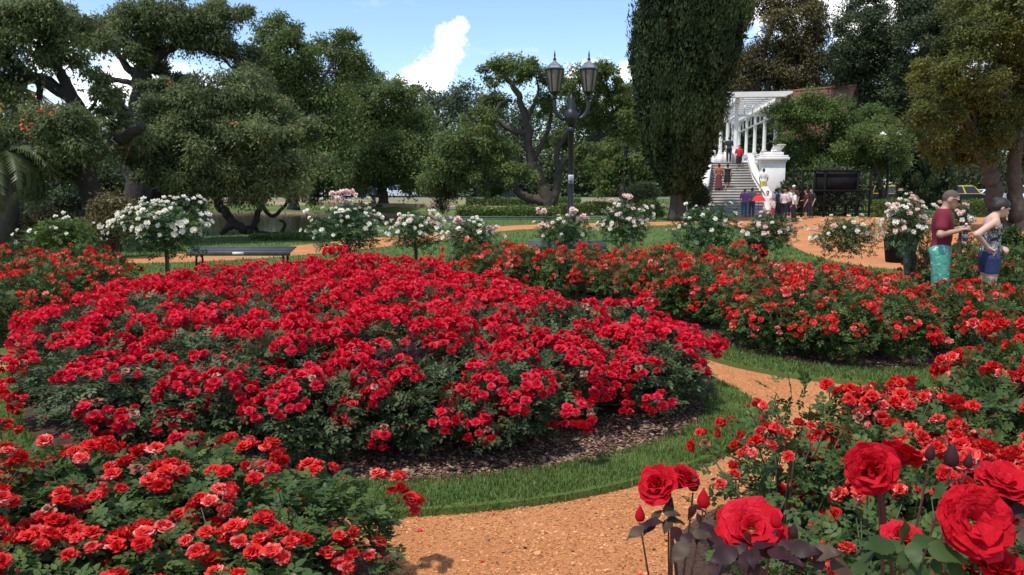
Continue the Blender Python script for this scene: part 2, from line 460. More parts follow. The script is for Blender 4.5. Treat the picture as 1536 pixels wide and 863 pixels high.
def rings(name, polys, zs, m, fill=False, **props):
    n = len(polys[0]); V = np.concatenate([np.column_stack([p, np.full(n, z) if np.isscalar(z) else z]) for p, z in zip(polys, zs)])
    area = np.sum(polys[0][:, 0] * np.roll(polys[0][:, 1], -1) - np.roll(polys[0][:, 0], -1) * polys[0][:, 1])
    Fs = []
    for i in range(len(polys) - 1):
        for k in range(n):
            k2 = (k + 1) % n; f = (i * n + k, i * n + k2, (i + 1) * n + k2, (i + 1) * n + k); Fs.append(f if area > 0 else f[::-1])
    if fill:
        f = tuple((len(polys) - 1) * n + k for k in range(n)); Fs.append(f if area > 0 else f[::-1])
    me = bpy.data.meshes.new(name); me.from_pydata(V.tolist(), [], Fs); me.materials.append(m)
    return link(name, me, kind='structure', **props)


BED_MAIN = spline([(-4.4, 7.1), (-3.6, 5.7), (-2.4, 4.95), (-.9, 4.77), (0, 4.92), (.65, 5.25), (1.2, 5.7), (1.56, 6.2), (1.66, 6.9), (1.35, 7.7),
                   (.75, 8.6), (.15, 9.8), (-.6, 11.2), (-1.6, 12.4), (-2.8, 12.8), (-3.9, 12.0), (-4.6, 10.5), (-4.8, 8.7)])
BED_RIGHT = spline([(2.35, 9.6), (2.5, 9.0), (2.75, 8.4), (3.26, 7.92), (4.05, 7.8), (5.0, 8.0), (6.4, 8.5), (7.6, 9.3), (6.8, 10.1), (5.6, 10.4), (5.2, 11.4), (5.0, 12.6),
                    (4.0, 13.6), (2, 14.4), (.4, 14.8), (-.8, 15.0), (-1.2, 13.9), (-.5, 13.0), (.8, 12.0), (1.8, 10.8)])
BED_NEARR = spline([(.80, 2.3), (.86, 3.1), (1.02, 4.05), (1.6, 4.6), (2.2, 4.8), (2.75, 5.2), (3.5, 5.7), (4.5, 6.1), (5.6, 5.2), (5.0, 3.0), (3.6, 1.6), (2.0, 1.35), (1.2, 1.6)])
BED_NEARL = spline([(-.48, 2.2), (-.54, 3.0), (-.72, 3.62), (-1.4, 3.98), (-2.4, 4.2), (-3.3, 4.75), (-4.3, 5.3), (-5.2, 5.0), (-5.0, 3.0), (-3.6, 1.7), (-2.0, 1.4), (-1.0, 1.5)])
BED_LEFT = spline([(-5.7, 9.3), (-5.75, 11.0), (-6.2, 13.0), (-7.5, 14.6), (-9.5, 14.6), (-11, 13), (-10.4, 10), (-8.4, 8.2), (-6.6, 8.0)])
BED_FAR = spline([(8.2, 11.0), (7.2, 12.3), (7.0, 14.2), (8.0, 15.4), (10, 15.6), (12.4, 14.5), (12.4, 12), (10.4, 10.4)])
LAKE = spline([(-60, 24), (-30, 25.5), (-18, 27), (-10.0, 30.5), (-7.7, 36), (-5.0, 39), (-2.4, 43.5), (-1.5, 50), (-2.5, 58), (-8, 66), (-16, 71), (-24, 74), (-40, 76), (-75, 70), (-80, 40)])

# ------------------------------------------------------------------ the setting
lin = np.unique(np.round(np.concatenate([np.linspace(-900, -90, 14), np.arange(-90, 12, 1.5), np.linspace(12, 120, 14), np.linspace(120, 900, 12)]), 2))
liny = np.unique(np.round(np.concatenate([np.linspace(-300, 10, 16), np.arange(18, 82, 1.2), np.linspace(90, 300, 12), np.linspace(300, 1800, 12)]), 2))
gx, gy = np.meshgrid(lin, liny); P2 = np.stack([gx.ravel(), gy.ravel()], 1)
ins = inside(LAKE, P2); dl = np.zeros(len(P2)); dl[ins] = dist_in(LAKE, P2[ins])
zz = -np.clip(dl / 1.4, 0, 1) * .9
nx, ny = len(lin), len(liny); ii = np.arange((ny - 1) * nx).reshape(ny - 1, nx)[:, :-1].ravel()
link('ground', mesh_np('ground', np.column_stack([P2, zz]), [np.stack([ii, ii + 1, ii + nx + 1, ii + nx], 1)], M_LAWN), kind='structure')
sheet('water', np.array([(-88, 20), (6, 20), (6, 81), (-88, 81)]), -.30, M_WATER)
# brick dust path round the beds, the loop across the lawn and the wide forecourt by the steps
sheet('path', spline([(-9, -1), (-6.6, 4), (-5.5, 6.5), (-5.45, 9), (-5.5, 12), (-4.6, 13.6), (-2.4, 13.8), (-1.3, 13.2), (.2, 13), (2, 12.6), (5.4, 13.8), (5.8, 12.6),
                      (6.8, 12.6), (8.2, 10.9), (10, 10.2), (11, 8), (9, 2), (6, -1.5), (0, -2)], 190), .004, M_PATH)
up = [gp(x, y) for x, y in ((-60, 397), (60, 393), (165, 388), (300, 379), (430, 370), (570, 356.5), (655, 350), (765, 339), (860, 336), (960, 334), (1080, 331))]
lo = [gp(x, y) for x, y in ((1090, 336), (960, 339.5), (860, 342.5), (765, 346), (655, 361), (570, 371.5), (430, 385), (300, 393), (165, 397), (60, 403), (-60, 409))]
sheet('lawn_path', np.array(list(spline(up, 60, False)) + list(spline(lo, 60, False))), .005, M_PATH)
sheet('forecourt', spline([gp(1050, 332), gp(1060, 326), gp(1180, 324.5), (22, 46.6), (30, 44), (32, 30), (17, 19), (12.5, 14.5), (9.6, 17.2), gp(1310, 402), gp(1250, 392), gp(1205, 378), gp(1172, 362), gp(1130, 345)], 150), .007, M_PATH)
sheet('road', np.array([(-300, 108), (300, 108), (300, 121), (-300, 121)]), .006, M_ROAD)
kb = MB(); kb.box((0, 107.8, .05), (600, .3, .15)); kb.build('kerb', M_STEP, kind='structure')
sheet('bank_verge', np.array([(-260, 77.2), (-24, 77.2), (-10, 72.5), (-1, 66), (6, 62), (14, 66), (18, 107.5), (-260, 107.5)]), .006, M_BANK)
wl = MB()
wpts = [(-80, 77.4), (-24, 75.6), (-16, 72.6), (-8, 67.6), (-2.0, 59)]
for a, b in zip(wpts[:-1], wpts[1:]):
    a, b = np.array(a), np.array(b); c = (a + b) / 2; d = b - a
    wl.box((c[0], c[1], -.1), (np.linalg.norm(d) + .2, .5, .75), math.atan2(d[1], d[0]))
o = wl.build('lake_retaining_wall', mat('bank_stone', (.30, .21, .14), .9, .3, .8, bump=.4)); o['label'] = 'low tan stone retaining wall along far shore of the lake'; o['category'] = 'wall'

# beds: soil mounds, turf edging
for nm, bed in (('round_bed_soil', BED_MAIN), ('far_bed_soil', BED_RIGHT), ('near_bed_soil', BED_NEARR), ('front_bed_soil', BED_NEARL), ('side_bed_soil', BED_LEFT), ('back_bed_soil', BED_FAR)):
    rings(nm, [offset(bed, .12), offset(bed, -.05), offset(bed, -.45), offset(bed, -.8)], [.012, .045, .10, .12], M_SOIL, True)
for nm, bed, wdt in (('round_bed_turf', BED_MAIN, .42), ('far_bed_turf', BED_RIGHT, .50), ('side_bed_turf', BED_LEFT, .40), ('back_bed_turf', BED_FAR, .4)):
    rings(nm, [offset(bed, wdt + .012), offset(bed, wdt + .004), offset(bed, wdt - .03), offset(bed, .06), offset(bed, -.04)], [.0, .046, .055, .06, .04], M_LAWN)

BLADE = (np.array([(-.5, 0, 0), (.5, 0, 0), (.38, .12, .55), (-.38, .12, .55), (0, .45, 1.0)]), None)


def grass(name, P, h, w, label=None, z=0.0, tint0=.5, tv=.25):
    n = len(P); az = rng(0, 2 * math.pi, n); lean = rng(.0, .5, n)
    T = np.stack([np.cos(az) * lean, np.sin(az) * lean, np.ones(n)], 1); Nn = np.stack([-np.sin(az), np.cos(az), np.zeros(n)], 1)
    R = frames(np.stack([np.cos(az), np.sin(az), np.zeros(n)], 1) + 0, np.stack([np.zeros(n), np.zeros(n), np.ones(n)], 1))
    hh = h * rng(.55, 1.25, n); sc = np.stack([np.full(n, w), hh, hh], 1)
    tv_ = BLADE[0]
    L = np.einsum('nij,nkj->nki', R, tv_[None] * sc[:, None, :]) + np.column_stack([P, np.broadcast_to(z, (n,))])[:, None, :]
    b = np.arange(n) * 5; q = np.stack([b, b + 1, b + 2, b + 3], 1); t = np.stack([b + 3, b + 2, b + 4], 1)
    ti = np.clip(tint0 + RNG.normal(0, tv, n), 0, 1)
    me = mesh_np(name, L.reshape(-1, 3), [q, t], M_GRASS, np.concatenate([ti, ti]))
    o = link(name, me, kind='stuff')
    if label: o['label'] = label; o['category'] = 'grass'
    return o


def sample(xr, yr, n, keep, fall=None):
    P = np.stack([rng(*xr, n), rng(*yr, n)], 1)
    if fall is not None: P = P[rng(0, 1, len(P)) < np.minimum(1, (fall / np.maximum(P[:, 1], .5)) ** 2)]
    return P[keep(P)]


def in_view(P, pad=.15):
    return np.abs(P[:, 0]) < P[:, 1] * (768 / F) * 1.08 + pad


ringm = (offset(BED_MAIN, .445), offset(BED_MAIN, -.02))
P = sample((-6.0, 2.4), (4.2, 8.8), 420000, lambda P: inside(ringm[0], P) & ~inside(ringm[1], P) & in_view(P), 5.6)
P = P[rng(0, 1, len(P)) < np.clip(.85 + .5 * np.sin(P[:, 0] * 5.1 + 2 * np.sin(P[:, 1] * 3.7)) * np.sin(P[:, 1] * 6.3 + P[:, 0]), .25, 1)]
grass('grass', P, .040, .0055, 'short green turf edging round the middle rose bed', np.where(inside(offset(BED_MAIN, .405), P), .05, rng(.0, .04, len(P))), .45)
ringr = (offset(BED_RIGHT, .51), offset(BED_RIGHT, -.03))
P = sample((1.7, 5.0), (6.9, 10.5), 60000, lambda P: inside(ringr[0], P) & ~inside(ringr[1], P) & in_view(P), 8.0)
grass('grass', P, .045, .007, 'green turf strip curving in front of the coral rose bed at right', .05, .45)
pathpoly = np.array(list(spline(up, 60, False)) + list(spline(lo, 60, False)))


def on_lawn(P):
    k = in_view(P, .5) & ~inside(pathpoly, P) & ~inside(LAKE, P)
    for b in (BED_LEFT, BED_RIGHT, BED_FAR): k &= ~inside(offset(b, .3), P)
    k &= ~inside(PATHP, P) & ~inside(FORE, P); return k


def outline(n): return np.array([v.co[:2] for v in bpy.data.objects[n].data.vertices])


PATHP = outline('path'); FORE = outline('forecourt')
P = sample((-14, 20), (13, 42), 150000, on_lawn, 17)
grass('grass', P, .07, .022, 'mown green lawn between the beds and the lake', .0, .50, .16)

# loose brick chips on the path and leaf litter on the soil
CH = (np.array([(-.5, -.3, 0), (.5, -.4, .05), (.4, .4, 0), (-.4, .45, .1), (.05, 0, .42)]), np.array([(0, 1, 4), (1, 2, 4), (2, 3, 4), (3, 0, 4)]))


def chips(name, P, s, m, z, label, cat, flat=.6, tints=None):
    n = len(P); az = rng(0, 6.283, n)
    T = np.stack([np.cos(az), np.sin(az), rng(-.35, .35, n)], 1); U = np.stack([rng(-.3, .3, n), rng(-.3, .3, n), np.ones(n)], 1)
    sz = s * np.exp(RNG.normal(0, .4, n)); sc = np.stack([sz, sz * rng(.7, 1.5, n), sz * flat], 1)
    V, Fc = scatter(CH[0], CH[1], np.column_stack([P, np.broadcast_to(z, (n,))]), frames(T, U), np.ones((n, 1))) if False else (None, None)
    Lv = np.einsum('nij,nkj->nki', frames(T, U), CH[0][None] * sc[:, None, :]) + np.column_stack([P, np.broadcast_to(z, (n,))])[:, None, :]
    Fc = CH[1][None] + (np.arange(n) * 5)[:, None, None]
    ti = rng(0, 1, n) if tints is None else tints(n)
    return link(name, mesh_np(name, Lv.reshape(-1, 3), [Fc.reshape(-1, 3)], m, np.repeat(ti, 4)), kind='stuff', label=label, category=cat)


def on_path(P):
    k = in_view(P) & inside(PATHP, P)
    for b, w in ((BED_MAIN, .42), (BED_RIGHT, .5)): k &= ~inside(offset(b, w), P)
    return k


P = sample((-1.8, 6), (2.6, 11), 240000, on_path, 4.6)
chips('gravel', P, .0092, M_CHIP, .006, 'loose orange crushed brick chips on the path', 'gravel')
P = sample((-2.5, 2), (4.6, 8.0), 60000, lambda P: inside(offset(BED_MAIN, .03), P) & (dist_in(BED_MAIN, P) < .9), 5.2)
dd = dist_in(BED_MAIN, P)
chips('litter', P, .016, M_MULCH, .05 + np.clip(dd / .45, 0, 1) * .055, 'brown leaf litter and bark scraps on the bed soil', 'leaf litter', .35)
P = sample((-1.8, 5), (2.6, 9), 900, on_path, 4.6)
chips('litter', P, .014, M_MULCH, .012, 'scattered dry leaf bits lying on the orange path', 'leaf litter', .3)
P = sample((-2, 3.5), (2.6, 8.5), 260, lambda P: in_view(P) & ~inside(offset(BED_MAIN, -.3), P), 5)
chips('petals', P, .013, M_CRIM, .012 + .05 * (inside(offset(BED_MAIN, .42), P)), 'fallen red petals scattered on path and turf', 'petals', .25)
P = sample((2.3, 7), (7.6, 10), 9000, lambda P: inside(offset(BED_RIGHT, .03), P) & (dist_in(BED_RIGHT, P) < .6), 8)
chips('litter', P, .018, M_MULCH, .055 + np.clip(dist_in(BED_RIGHT, P) / .45, 0, 1) * .05, 'dark leaf litter under the coral roses at right', 'leaf litter', .35)

# ------------------------------------------------------------------ roses


def petal(phi, ln, wd, curl, az, r0=.06, z0=0.0, nu=2, nv=2, ruffle=0.0, rs=0.0, tip=.0, rnd=.16):
    """one petal: leaves the centre at height z0, opens by phi, its lip curling by curl"""
    v = np.linspace(0, 1, nv + 1); u = np.linspace(-1, 1, nu + 1)
    th = phi * (.35 + .65 * v) + curl * v ** 2.5
    dl = ln / nv; r = r0 + np.concatenate(([0], np.cumsum(np.sin((th[1:] + th[:-1]) / 2) * dl)))
    z = z0 + np.concatenate(([0], np.cumsum(np.cos((th[1:] + th[:-1]) / 2) * dl)))
    w = wd * (.30 + .70 * np.sin(np.pi * (.08 + .62 * v) / 1.0) ** .8) * np.where(v > .85, .86, 1)
    U, Vv = np.meshgrid(u, v); Ve = Vv * (1 - rnd * np.abs(U) ** 2.4)
    fi = lambda arr: np.interp(Ve, v, arr)
    Wd = fi(w); TH = fi(th); cup = .38 * Wd * U ** 2 * (1 - .55 * Ve)
    rr = fi(r) - cup * np.cos(TH); zr = fi(z) + cup * np.sin(TH) * .9 - tip * U ** 2 * Ve * ln * .3
    if ruffle:
        rf = ruffle * ln * Ve ** 2 * np.sin(U * 4.2 + rs * 7); rr = rr + rf * np.cos(TH); zr = zr - rf * np.sin(TH)
    tx = U * Wd * .95
    c, s = math.cos(az), math.sin(az)
    P = np.stack([rr * c - tx * s, rr * s + tx * c, zr], 2).reshape(-1, 3)
    k = np.arange(nv)[:, None] * (nu + 1) + np.arange(nu)[None]; k = k.ravel()
    return P, np.stack([k, k + 1, k + nu + 2, k + nu + 1], 1)


def rose_np(layers, nu=2, nv=2, ruffle=.0, seed=0):
    r = random.Random(seed); V = []; Fq = []; T = []; n = 0
    for i, (cnt, phi, ln, wd, curl, r0, z0) in enumerate(layers):
        a0 = r.uniform(0, 6.28)
        for k in range(cnt):
            P, q = petal(phi * r.uniform(.85, 1.15), ln * r.uniform(.88, 1.1), wd * r.uniform(.9, 1.1), curl * r.uniform(.6, 1.4),
                         a0 + 6.283 * k / cnt + r.uniform(-.18, .18), r0, z0, nu, nv, ruffle, r.random())
            V.append(P); Fq.append(q + n); n += len(P); T += [min(1, max(0, r.gauss(.42 + .05 * i, .17)))] * len(q)
    return np.concatenate(V), np.concatenate(Fq), np.array(T)


# unit blooms (diameter about 1, base at the origin, facing +Z)
LAY_B = [(3, .30, .28, .14, .8, .01, .24), (5, .60, .36, .17, .8, .04, .18), (6, .95, .42, .20, .9, .06, .10), (7, 1.35, .46, .23, .8, .06, 0.02), (4, 1.8, .42, .22, .5, .06, -.04)]
LAY_C = [(3, .50, .32, .18, .9, .01, .20), (4, .85, .42, .24, .8, .04, .10), (5, 1.35, .46, .28, .6, .06, 0.0)]


def bloom_mesh(name, lay, m, nu, nv, seeds):
    out = []
    for s in seeds:
        V, q, T = rose_np(lay, nu, nv, .26, s); out.append(mesh_np(name, V, [q], m, T, nu > 2))
    return out


CRIM_B = bloom_mesh('rose_bloom', LAY_B, M_CRIM, 2, 2, range(6))
CRIM_C = bloom_mesh('rose_bloom', LAY_C, M_CRIM, 2, 1, range(4))
CORAL_A = bloom_mesh('rose_bloom', LAY_B, M_CORAL, 3, 3, range(10, 16))
CORAL_C = bloom_mesh('rose_bloom', LAY_C, M_CORAL, 2, 1, range(10, 14))
WHITE_C = bloom_mesh('rose_bloom', LAY_C, M_WHITE, 2, 1, range(20, 24))
PINK_C = bloom_mesh('rose_bloom', LAY_C, M_PINK, 2, 1, range(20, 24))


M_FADED = tint_mat('faded_petal', G3((.20, .055, .035), (.42, .16, .11), (.62, .36, .26)), .7, .2, .1, .5)
FADED = bloom_mesh('faded_bloom', [(4, .3, .30, .15, .3, .02, .10), (5, .9, .36, .18, 1.0, .05, .04), (4, 1.9, .38, .18, .6, .06, -.05)], M_FADED, 2, 2, range(60, 63))


def truss_points(m, rad, r):
    """m blooms packed on a small dome: positions and facing"""
    out = []
    for k in range(m):
        t = math.sqrt((k + .5) / m); a = k * 2.39996 + r.uniform(-.3, .3)
        d = np.array((math.sin(t * 1.55) * math.cos(a), math.sin(t * 1.55) * math.sin(a), math.cos(t * 1.55)))
        out.append((d * rad * np.array((1, 1, .8)) * r.uniform(.85, 1.12), d + np.array((0, 0, .35))))
    return out


def zrot(n, spin=0.0):
    n = np.asarray(n, float); n /= np.linalg.norm(n)
    return np.array(Vector(n).to_track_quat('Z', 'Y').to_matrix() @ Matrix.Rotation(spin, 3, 'Z'))


def cluster_mesh(lay, m, nb, seed, dia=.085):
    r = random.Random(seed); V = []; Q = []; T = []; n = 0
    for p, d in truss_points(nb, dia * (.46 + .07 * nb), r):
        v, q, t = rose_np(lay, 2, 1, .26, r.randrange(9999)); v = v @ zrot(d, r.uniform(0, 6)).T * dia * r.uniform(.85, 1.15) + p
        V.append(v); Q.append(q + n); n += len(v); T.append(np.clip(t + r.gauss(0, .14), 0, 1))
    return mesh_np('bloom_cluster', np.concatenate(V), [np.concatenate(Q)], m, np.concatenate(T), False)


CRIM_K = [cluster_mesh(LAY_C, M_CRIM, nb, 30 + i, .082) for i, nb in enumerate((6, 8, 9, 11, 12, 14))]
CORAL_K = [cluster_mesh(LAY_C, M_CORAL, nb, 50 + i, .072) for i, nb in enumerate((1, 2, 2, 3, 4, 5, 6))]


def dome_dirs(n, r, low=-.45, sep=.0):
    out = []
    tries = 0
    while len(out) < n and tries < n * 40:
        tries += 1
        z = r.uniform(low, 1); a = r.uniform(0, 6.2832); s = math.sqrt(1 - z * z); d = np.array((s * math.cos(a), s * math.sin(a), z))
        if sep and any(np.linalg.norm(d - e) < sep for e in out): continue
        out.append(d)
    return out


def lump(D, ph):
    return 1 + .20 * np.sin(3.1 * D[:, 0] + ph) * np.cos(2.7 * D[:, 1] - ph) + .13 * np.sin(6.3 * D[:, 1] + 2 * ph + 4 * D[:, 2])


def foliage_np(n, rad, cz, rz, ph, leaf=.05, tmpl=LEAF2, five=True, zmin=.06, shell=.55):
    """compound rose leaves on and inside a lumpy dome"""
    D = unit(n, .25); f = (shell + (1 - shell) * rng(0, 1, n) ** .6) * lump(D, ph)
    P = D * f[:, None] * np.array((rad, rad, rz)); P[:, 2] += cz; k = P[:, 2] > zmin; P, D = P[k], D[k]; n = len(P)
    T = D * .7 + unit(n) * .9; T[:, 2] -= .12
    Nn = unit(n) * .65 + np.array((0, 0, .9)) + D * .25
    R = frames(T, Nn); s = leaf * rng(.7, 1.25, n); base = np.clip(RNG.normal(.46, .17, n), 0, 1)
    V = []; Fc = []; T_ = []; off = 0
    lf = [(0, .85, 0.0, 1.1), (1, .55, 1.0, .95), (-1, .55, 1.0, .95), (1, .1, 1.15, .8), (-1, .1, 1.15, .8)] if five else [(0, 0, 0, 1.0)]
    for sd, al, ang, k_ in lf:
        ca, sa = math.cos(ang * sd), math.sin(ang * sd)
        Rl = np.stack([R[:, :, 0] * ca - R[:, :, 1] * sa, R[:, :, 0] * sa + R[:, :, 1] * ca, R[:, :, 2]], 2)
        v, fc = scatter(tmpl[0], tmpl[1], P + R[:, :, 1] * (s * al)[:, None], Rl, (s * k_)[:, None] * np.array([[.95, 1, 1]]))
        V.append(v); Fc.append(fc + off); off += len(v); T_.append(np.repeat(np.clip(base + RNG.normal(0, .06, n), 0, 1), len(tmpl[1])))
    return np.concatenate(V), np.concatenate(Fc), np.concatenate(T_)


def canes_mesh(name, rad, h, m, seed, nc=8, thick=.006):
    r = random.Random(seed); b = MB()
    for k in range(nc):
        a = r.uniform(0, 6.28); q = r.uniform(.35, .95); e = np.array((math.cos(a) * rad * q, math.sin(a) * rad * q, h * r.uniform(.65, .95)))
        s = np.array((math.cos(a) * .05, math.sin(a) * .05, 0)); mid = (s + e) / 2 + np.array((r.uniform(-.05, .05), r.uniform(-.05, .05), .08 * h))
        b.tube([s, (s + mid) / 2 + np.array((0, 0, .02)), mid, e], [thick * 1.3, thick * 1.1, thick, thick * .6], 5)
    return b.mesh(name, m, True)


FOL_CRIM = [mesh_np('foliage', *(lambda t: (t[0], [t[1]], M_LEAF_CRIM, t[2]))(foliage_np(1100, .44, .36, .36, i * 1.7, .050))) for i in range(5)]
FOL_CORAL = [mesh_np('foliage', *(lambda t: (t[0], [t[1]], M_LEAF_ROSE, t[2]))(foliage_np(1150, .46, .37, .38, i * 1.3, .048))) for i in range(5)]
FOL_NEAR = [mesh_np('foliage', *(lambda t: (t[0], [t[1]], M_LEAF_ROSE, t[2]))(foliage_np(900, .40, .36, .36, i * 2.1, .044, LEAF4))) for i in range(4)]
FOL_THIN = [mesh_np('foliage', *(lambda t: (t[0], [t[1]], M_LEAF_ROSE, t[2]))(foliage_np(330, .40, .36, .36, i * 2.1, .042, LEAF4, shell=.3))) for i in range(3)]
FOL_WINE = mesh_np('foliage', *(lambda t: (t[0], [t[1]], M_LEAF_WINE, t[2]))(foliage_np(420, .30, .34, .26, .4, .062)))
CANES = [canes_mesh('cane', .34, .66, M_CANE, i) for i in range(4)]
Mx = lambda p, Rm, s: Matrix(((Rm[0][0] * s, Rm[0][1] * s, Rm[0][2] * s, p[0]), (Rm[1][0] * s, Rm[1][1] * s, Rm[1][2] * s, p[1]), (Rm[2][0] * s, Rm[2][1] * s, Rm[2][2] * s, p[2]), (0, 0, 0, 1)))


def child(name, me, root, M, kind=None):
    o = bpy.data.objects.new(name, me); COL.objects.link(o); o.parent = root; o.matrix_basis = M
    if kind: o['kind'] = kind
    return o


def bud_mesh(m):
    b = MB(); b.lathe([(.12, -.45), (.30, -.3), (.36, -.05), (.28, .3), (.10, .7), (.02, .85)], n=7, tint=.35); n = len(b.f[4]); b.lathe([(.05, -.7), (.20, -.52), (.34, -.28), (.30, -.1)], n=7)
    me = b.mesh('rose_bud', [m, M_LEAF_ROSE], True)
    for p in me.polygons:
        if p.center.z < -.2: p.material_index = 1
    return me


BUDS = {id(CRIM_B): bud_mesh(M_CRIM), id(CRIM_C): None, id(CORAL_A): bud_mesh(M_CORAL)}


def rose_bush(x, y, z, h, label, group, fols, single, clusters, trusses, per, dia, r, rad=.44, low=-.35, sep=.36, reach=1.02, back=True):
    """a shrub rose: canes, foliage and its blooms, one by one where they show, by the truss further off"""
    root = thing('rose_bush', label, 'rose bush', (x, y, z), r.uniform(0, 6.28), group); sb = MB()
    sc = h / .72; root.scale = (r.uniform(.9, 1.12), r.uniform(.9, 1.12), sc)
    child('foliage', r.choice(fols), root, Matrix(), 'stuff'); child('cane', r.choice(CANES), root, Matrix(), 'stuff')
    ph = r.uniform(0, 6)
    for d in dome_dirs(trusses, r, low, sep):
        lf = float(lump(d[None], ph)[0]); p = d * np.array((rad, rad, .37)) * lf * reach * r.uniform(.95, 1.1) + np.array((0, 0, .36))
        if p[2] < .12: continue
        n = d * .9 + np.array((0, 0, .38)); Rm = zrot(n, r.uniform(0, 6.28))
        if not clusters: q0 = np.array((p[0] * .15, p[1] * .15, .05)); sb.tube([q0, p * np.array((.62, .62, .75)) + np.array((0, 0, .03)), p], [.006, .0045, .003], 4, False)
        if clusters:
            child('bloom_cluster', r.choice(clusters), root, Mx(p, Rm, r.uniform(.85, 1.2)), 'stuff')
        else:
            nb = r.randint(*per)
            for q, dq in truss_points(nb, dia * (.46 + .066 * nb) if nb > 1 else .01, r):
                pq = p + Rm @ q; wd = Rm @ dq
                fd = r.random() < .05; child('faded_bloom' if fd else 'rose_bloom', r.choice(FADED if fd else single), root, Mx(pq, zrot(wd, r.uniform(0, 6.28)), dia * r.uniform(.8, 1.2)))
    bud = BUDS.get(id(single)) if not clusters else None
    if bud:
        for d in dome_dirs(r.randint(5, 9), r, .0):
            p = d * np.array((rad, rad, .37)) * float(lump(d[None], ph)[0]) * reach * r.uniform(1.0, 1.12) + np.array((0, 0, .36)); child('rose_bud', bud, root, Mx(p, zrot(d * .5 + np.array((0, 0, 1)), 0), r.uniform(.016, .026)))
            sb.tube([p * np.array((.8, .8, .85)), p - np.array((0, 0, .01))], [.003, .002], 4, False)
    if sb.n: link('stalk', sb.mesh('stalk', M_CANE, True), root, kind='stuff')
    return root


def plant_spots(poly, sp, r, inset=.28, keep=None, tries=9000):
    lo_, hi_ = poly.min(0), poly.max(0); pool = np.stack([rng(lo_[0], hi_[0], tries), rng(lo_[1], hi_[1], tries)], 1)
    pool = pool[inside(offset(poly, -inset), pool)]
    if keep is not None: pool = pool[keep(pool)]
    out = []
    for p in pool:
        if all((p[0] - q[0]) ** 2 + (p[1] - q[1]) ** 2 > sp * sp for q in out): out.append(p)
    return out


R_ = random.Random(5)
RNG = np.random.default_rng(21)
wine_at = (-.80, 5.72)
for x, y in plant_spots(BED_MAIN, .57, R_, .27, lambda P: ~((dist_in(BED_MAIN, P) < .42) & (P[:, 1] < 6.2) & (P[:, 0] < 1.1))):
    if (x - wine_at[0]) ** 2 + (y - wine_at[1]) ** 2 < .2 ** 2: continue
    near = y < 8.0
    edge = float(dist_in(BED_MAIN, np.array([[x, y]]))[0])
    h = R_.uniform(.48, .58) if edge < .8 and y < 7 else R_.uniform(.56, .70)
    front = y < 6.6 and edge < .85
    where = 'at the front edge above the bare soil' if front else ('at the right tip near the turf strip' if x > .2 else ('at the left end of the round bed' if x < -3.4 else ('in the heart of the round bed' if y < 9.5 else 'along the far side of the round bed')))
    rose_bush(x, y, .08, h, 'bushy shrub of deep crimson roses ' + where, 'crimson rose bushes in the middle bed', FOL_CRIM, CRIM_B if y < 6.8 else CRIM_C,
              None if near else CRIM_K, (R_.randint(11, 14) if front else R_.randint(15, 18)) if near else R_.randint(17, 21), (5, 13), .090, R_, .46, -.3 if front else -.1, .33, 1.08)
w = thing('rose_bush', 'young rose shrub with dark wine purple leaves at the front of the crimson bed', 'rose bush', (*wine_at, .08))
w.scale = (.95, .85, .98)
child('foliage', FOL_WINE, w, Matrix(), 'stuff'); child('cane', CANES[0], w, Matrix(), 'stuff')

keepv = lambda P: in_view(P, .9)
for x, y in plant_spots(BED_RIGHT, .58, R_, .28, keepv):
    far = y > 9.3
    where = 'above the curved turf strip at right' if y < 9.4 else ('in front of the couple' if x > 4.2 else ('at the far left tip behind the crimson bed' if x < .6 else 'in the middle of the long back bed'))
    rose_bush(x, y, .08, R_.uniform(.53, .62) if x > 4.0 and y > 8.6 else R_.uniform(.60, .74), 'leafy shrub of small coral roses ' + where, 'coral rose bushes in the far right bed', FOL_CORAL, CORAL_C,
              CORAL_K, R_.randint(24, 36), (1, 5), .07, R_, .48, -.15, .20, 1.08)
for x, y in plant_spots(BED_LEFT, .68, R_, .34, keepv):
    rose_bush(x, y, .08, R_.uniform(.58, .72), 'leafy shrub of orange red roses in the bed at the left edge', 'orange red rose bushes in the left bed', FOL_CORAL, CORAL_C,
              CORAL_K, R_.randint(20, 28), (1, 5), .07, R_, .48, -.2, .22, 1.06)
for x, y in plant_spots(BED_FAR, .9, R_, .3, keepv):
    rose_bush(x, y, .08, R_.uniform(.6, .8), 'loose yellowing rose shrub with pale salmon blooms behind the couple', 'salmon rose bushes behind the couple', FOL_PALE if 'FOL_PALE' in globals() else FOL_CORAL, CORAL_C,
              CORAL_K[:3], R_.randint(6, 12), (1, 3), .07, R_, .48, -.1, .25, 1.04)
for x, y in plant_spots(BED_NEARL, .48, R_, .26, lambda P: in_view(P, .6) & (P[:, 1] > 2.25)):
    rose_bush(x, y, .08, R_.uniform(.42, .53), 'shrub of ruffled coral red roses in the near left corner bed', 'coral rose bushes in the near left bed', FOL_NEAR, CORAL_A,
              None, R_.randint(12, 16), (1, 8), .088, R_, .40, -.15, .33, 1.10)
for x, y in plant_spots(BED_NEARR, .48, R_, .26, lambda P: in_view(P, .5) & (P[:, 1] > 1.9)):
    thin = x < .78 + .27 * y
    hh = R_.uniform(.62, .76) if thin else (R_.uniform(.56, .64) if y > 3.6 and x < 2.9 else R_.uniform(.70, .80) if y > 4.0 else R_.uniform(.60, .72))
    rose_bush(x, y, .08, hh, ('open leggy shrub of small coral roses with orange path showing through' if thin else 'dense shrub of bright coral red roses in the near right corner'), 'coral rose bushes in the near right bed', FOL_THIN if thin else FOL_NEAR, CORAL_A,
              None, R_.randint(9, 13) if thin else R_.randint(12, 16), (1, 5) if thin else (1, 8), .066 if thin else .094, R_, .38 if thin else .42, -.15, .28, 1.10)

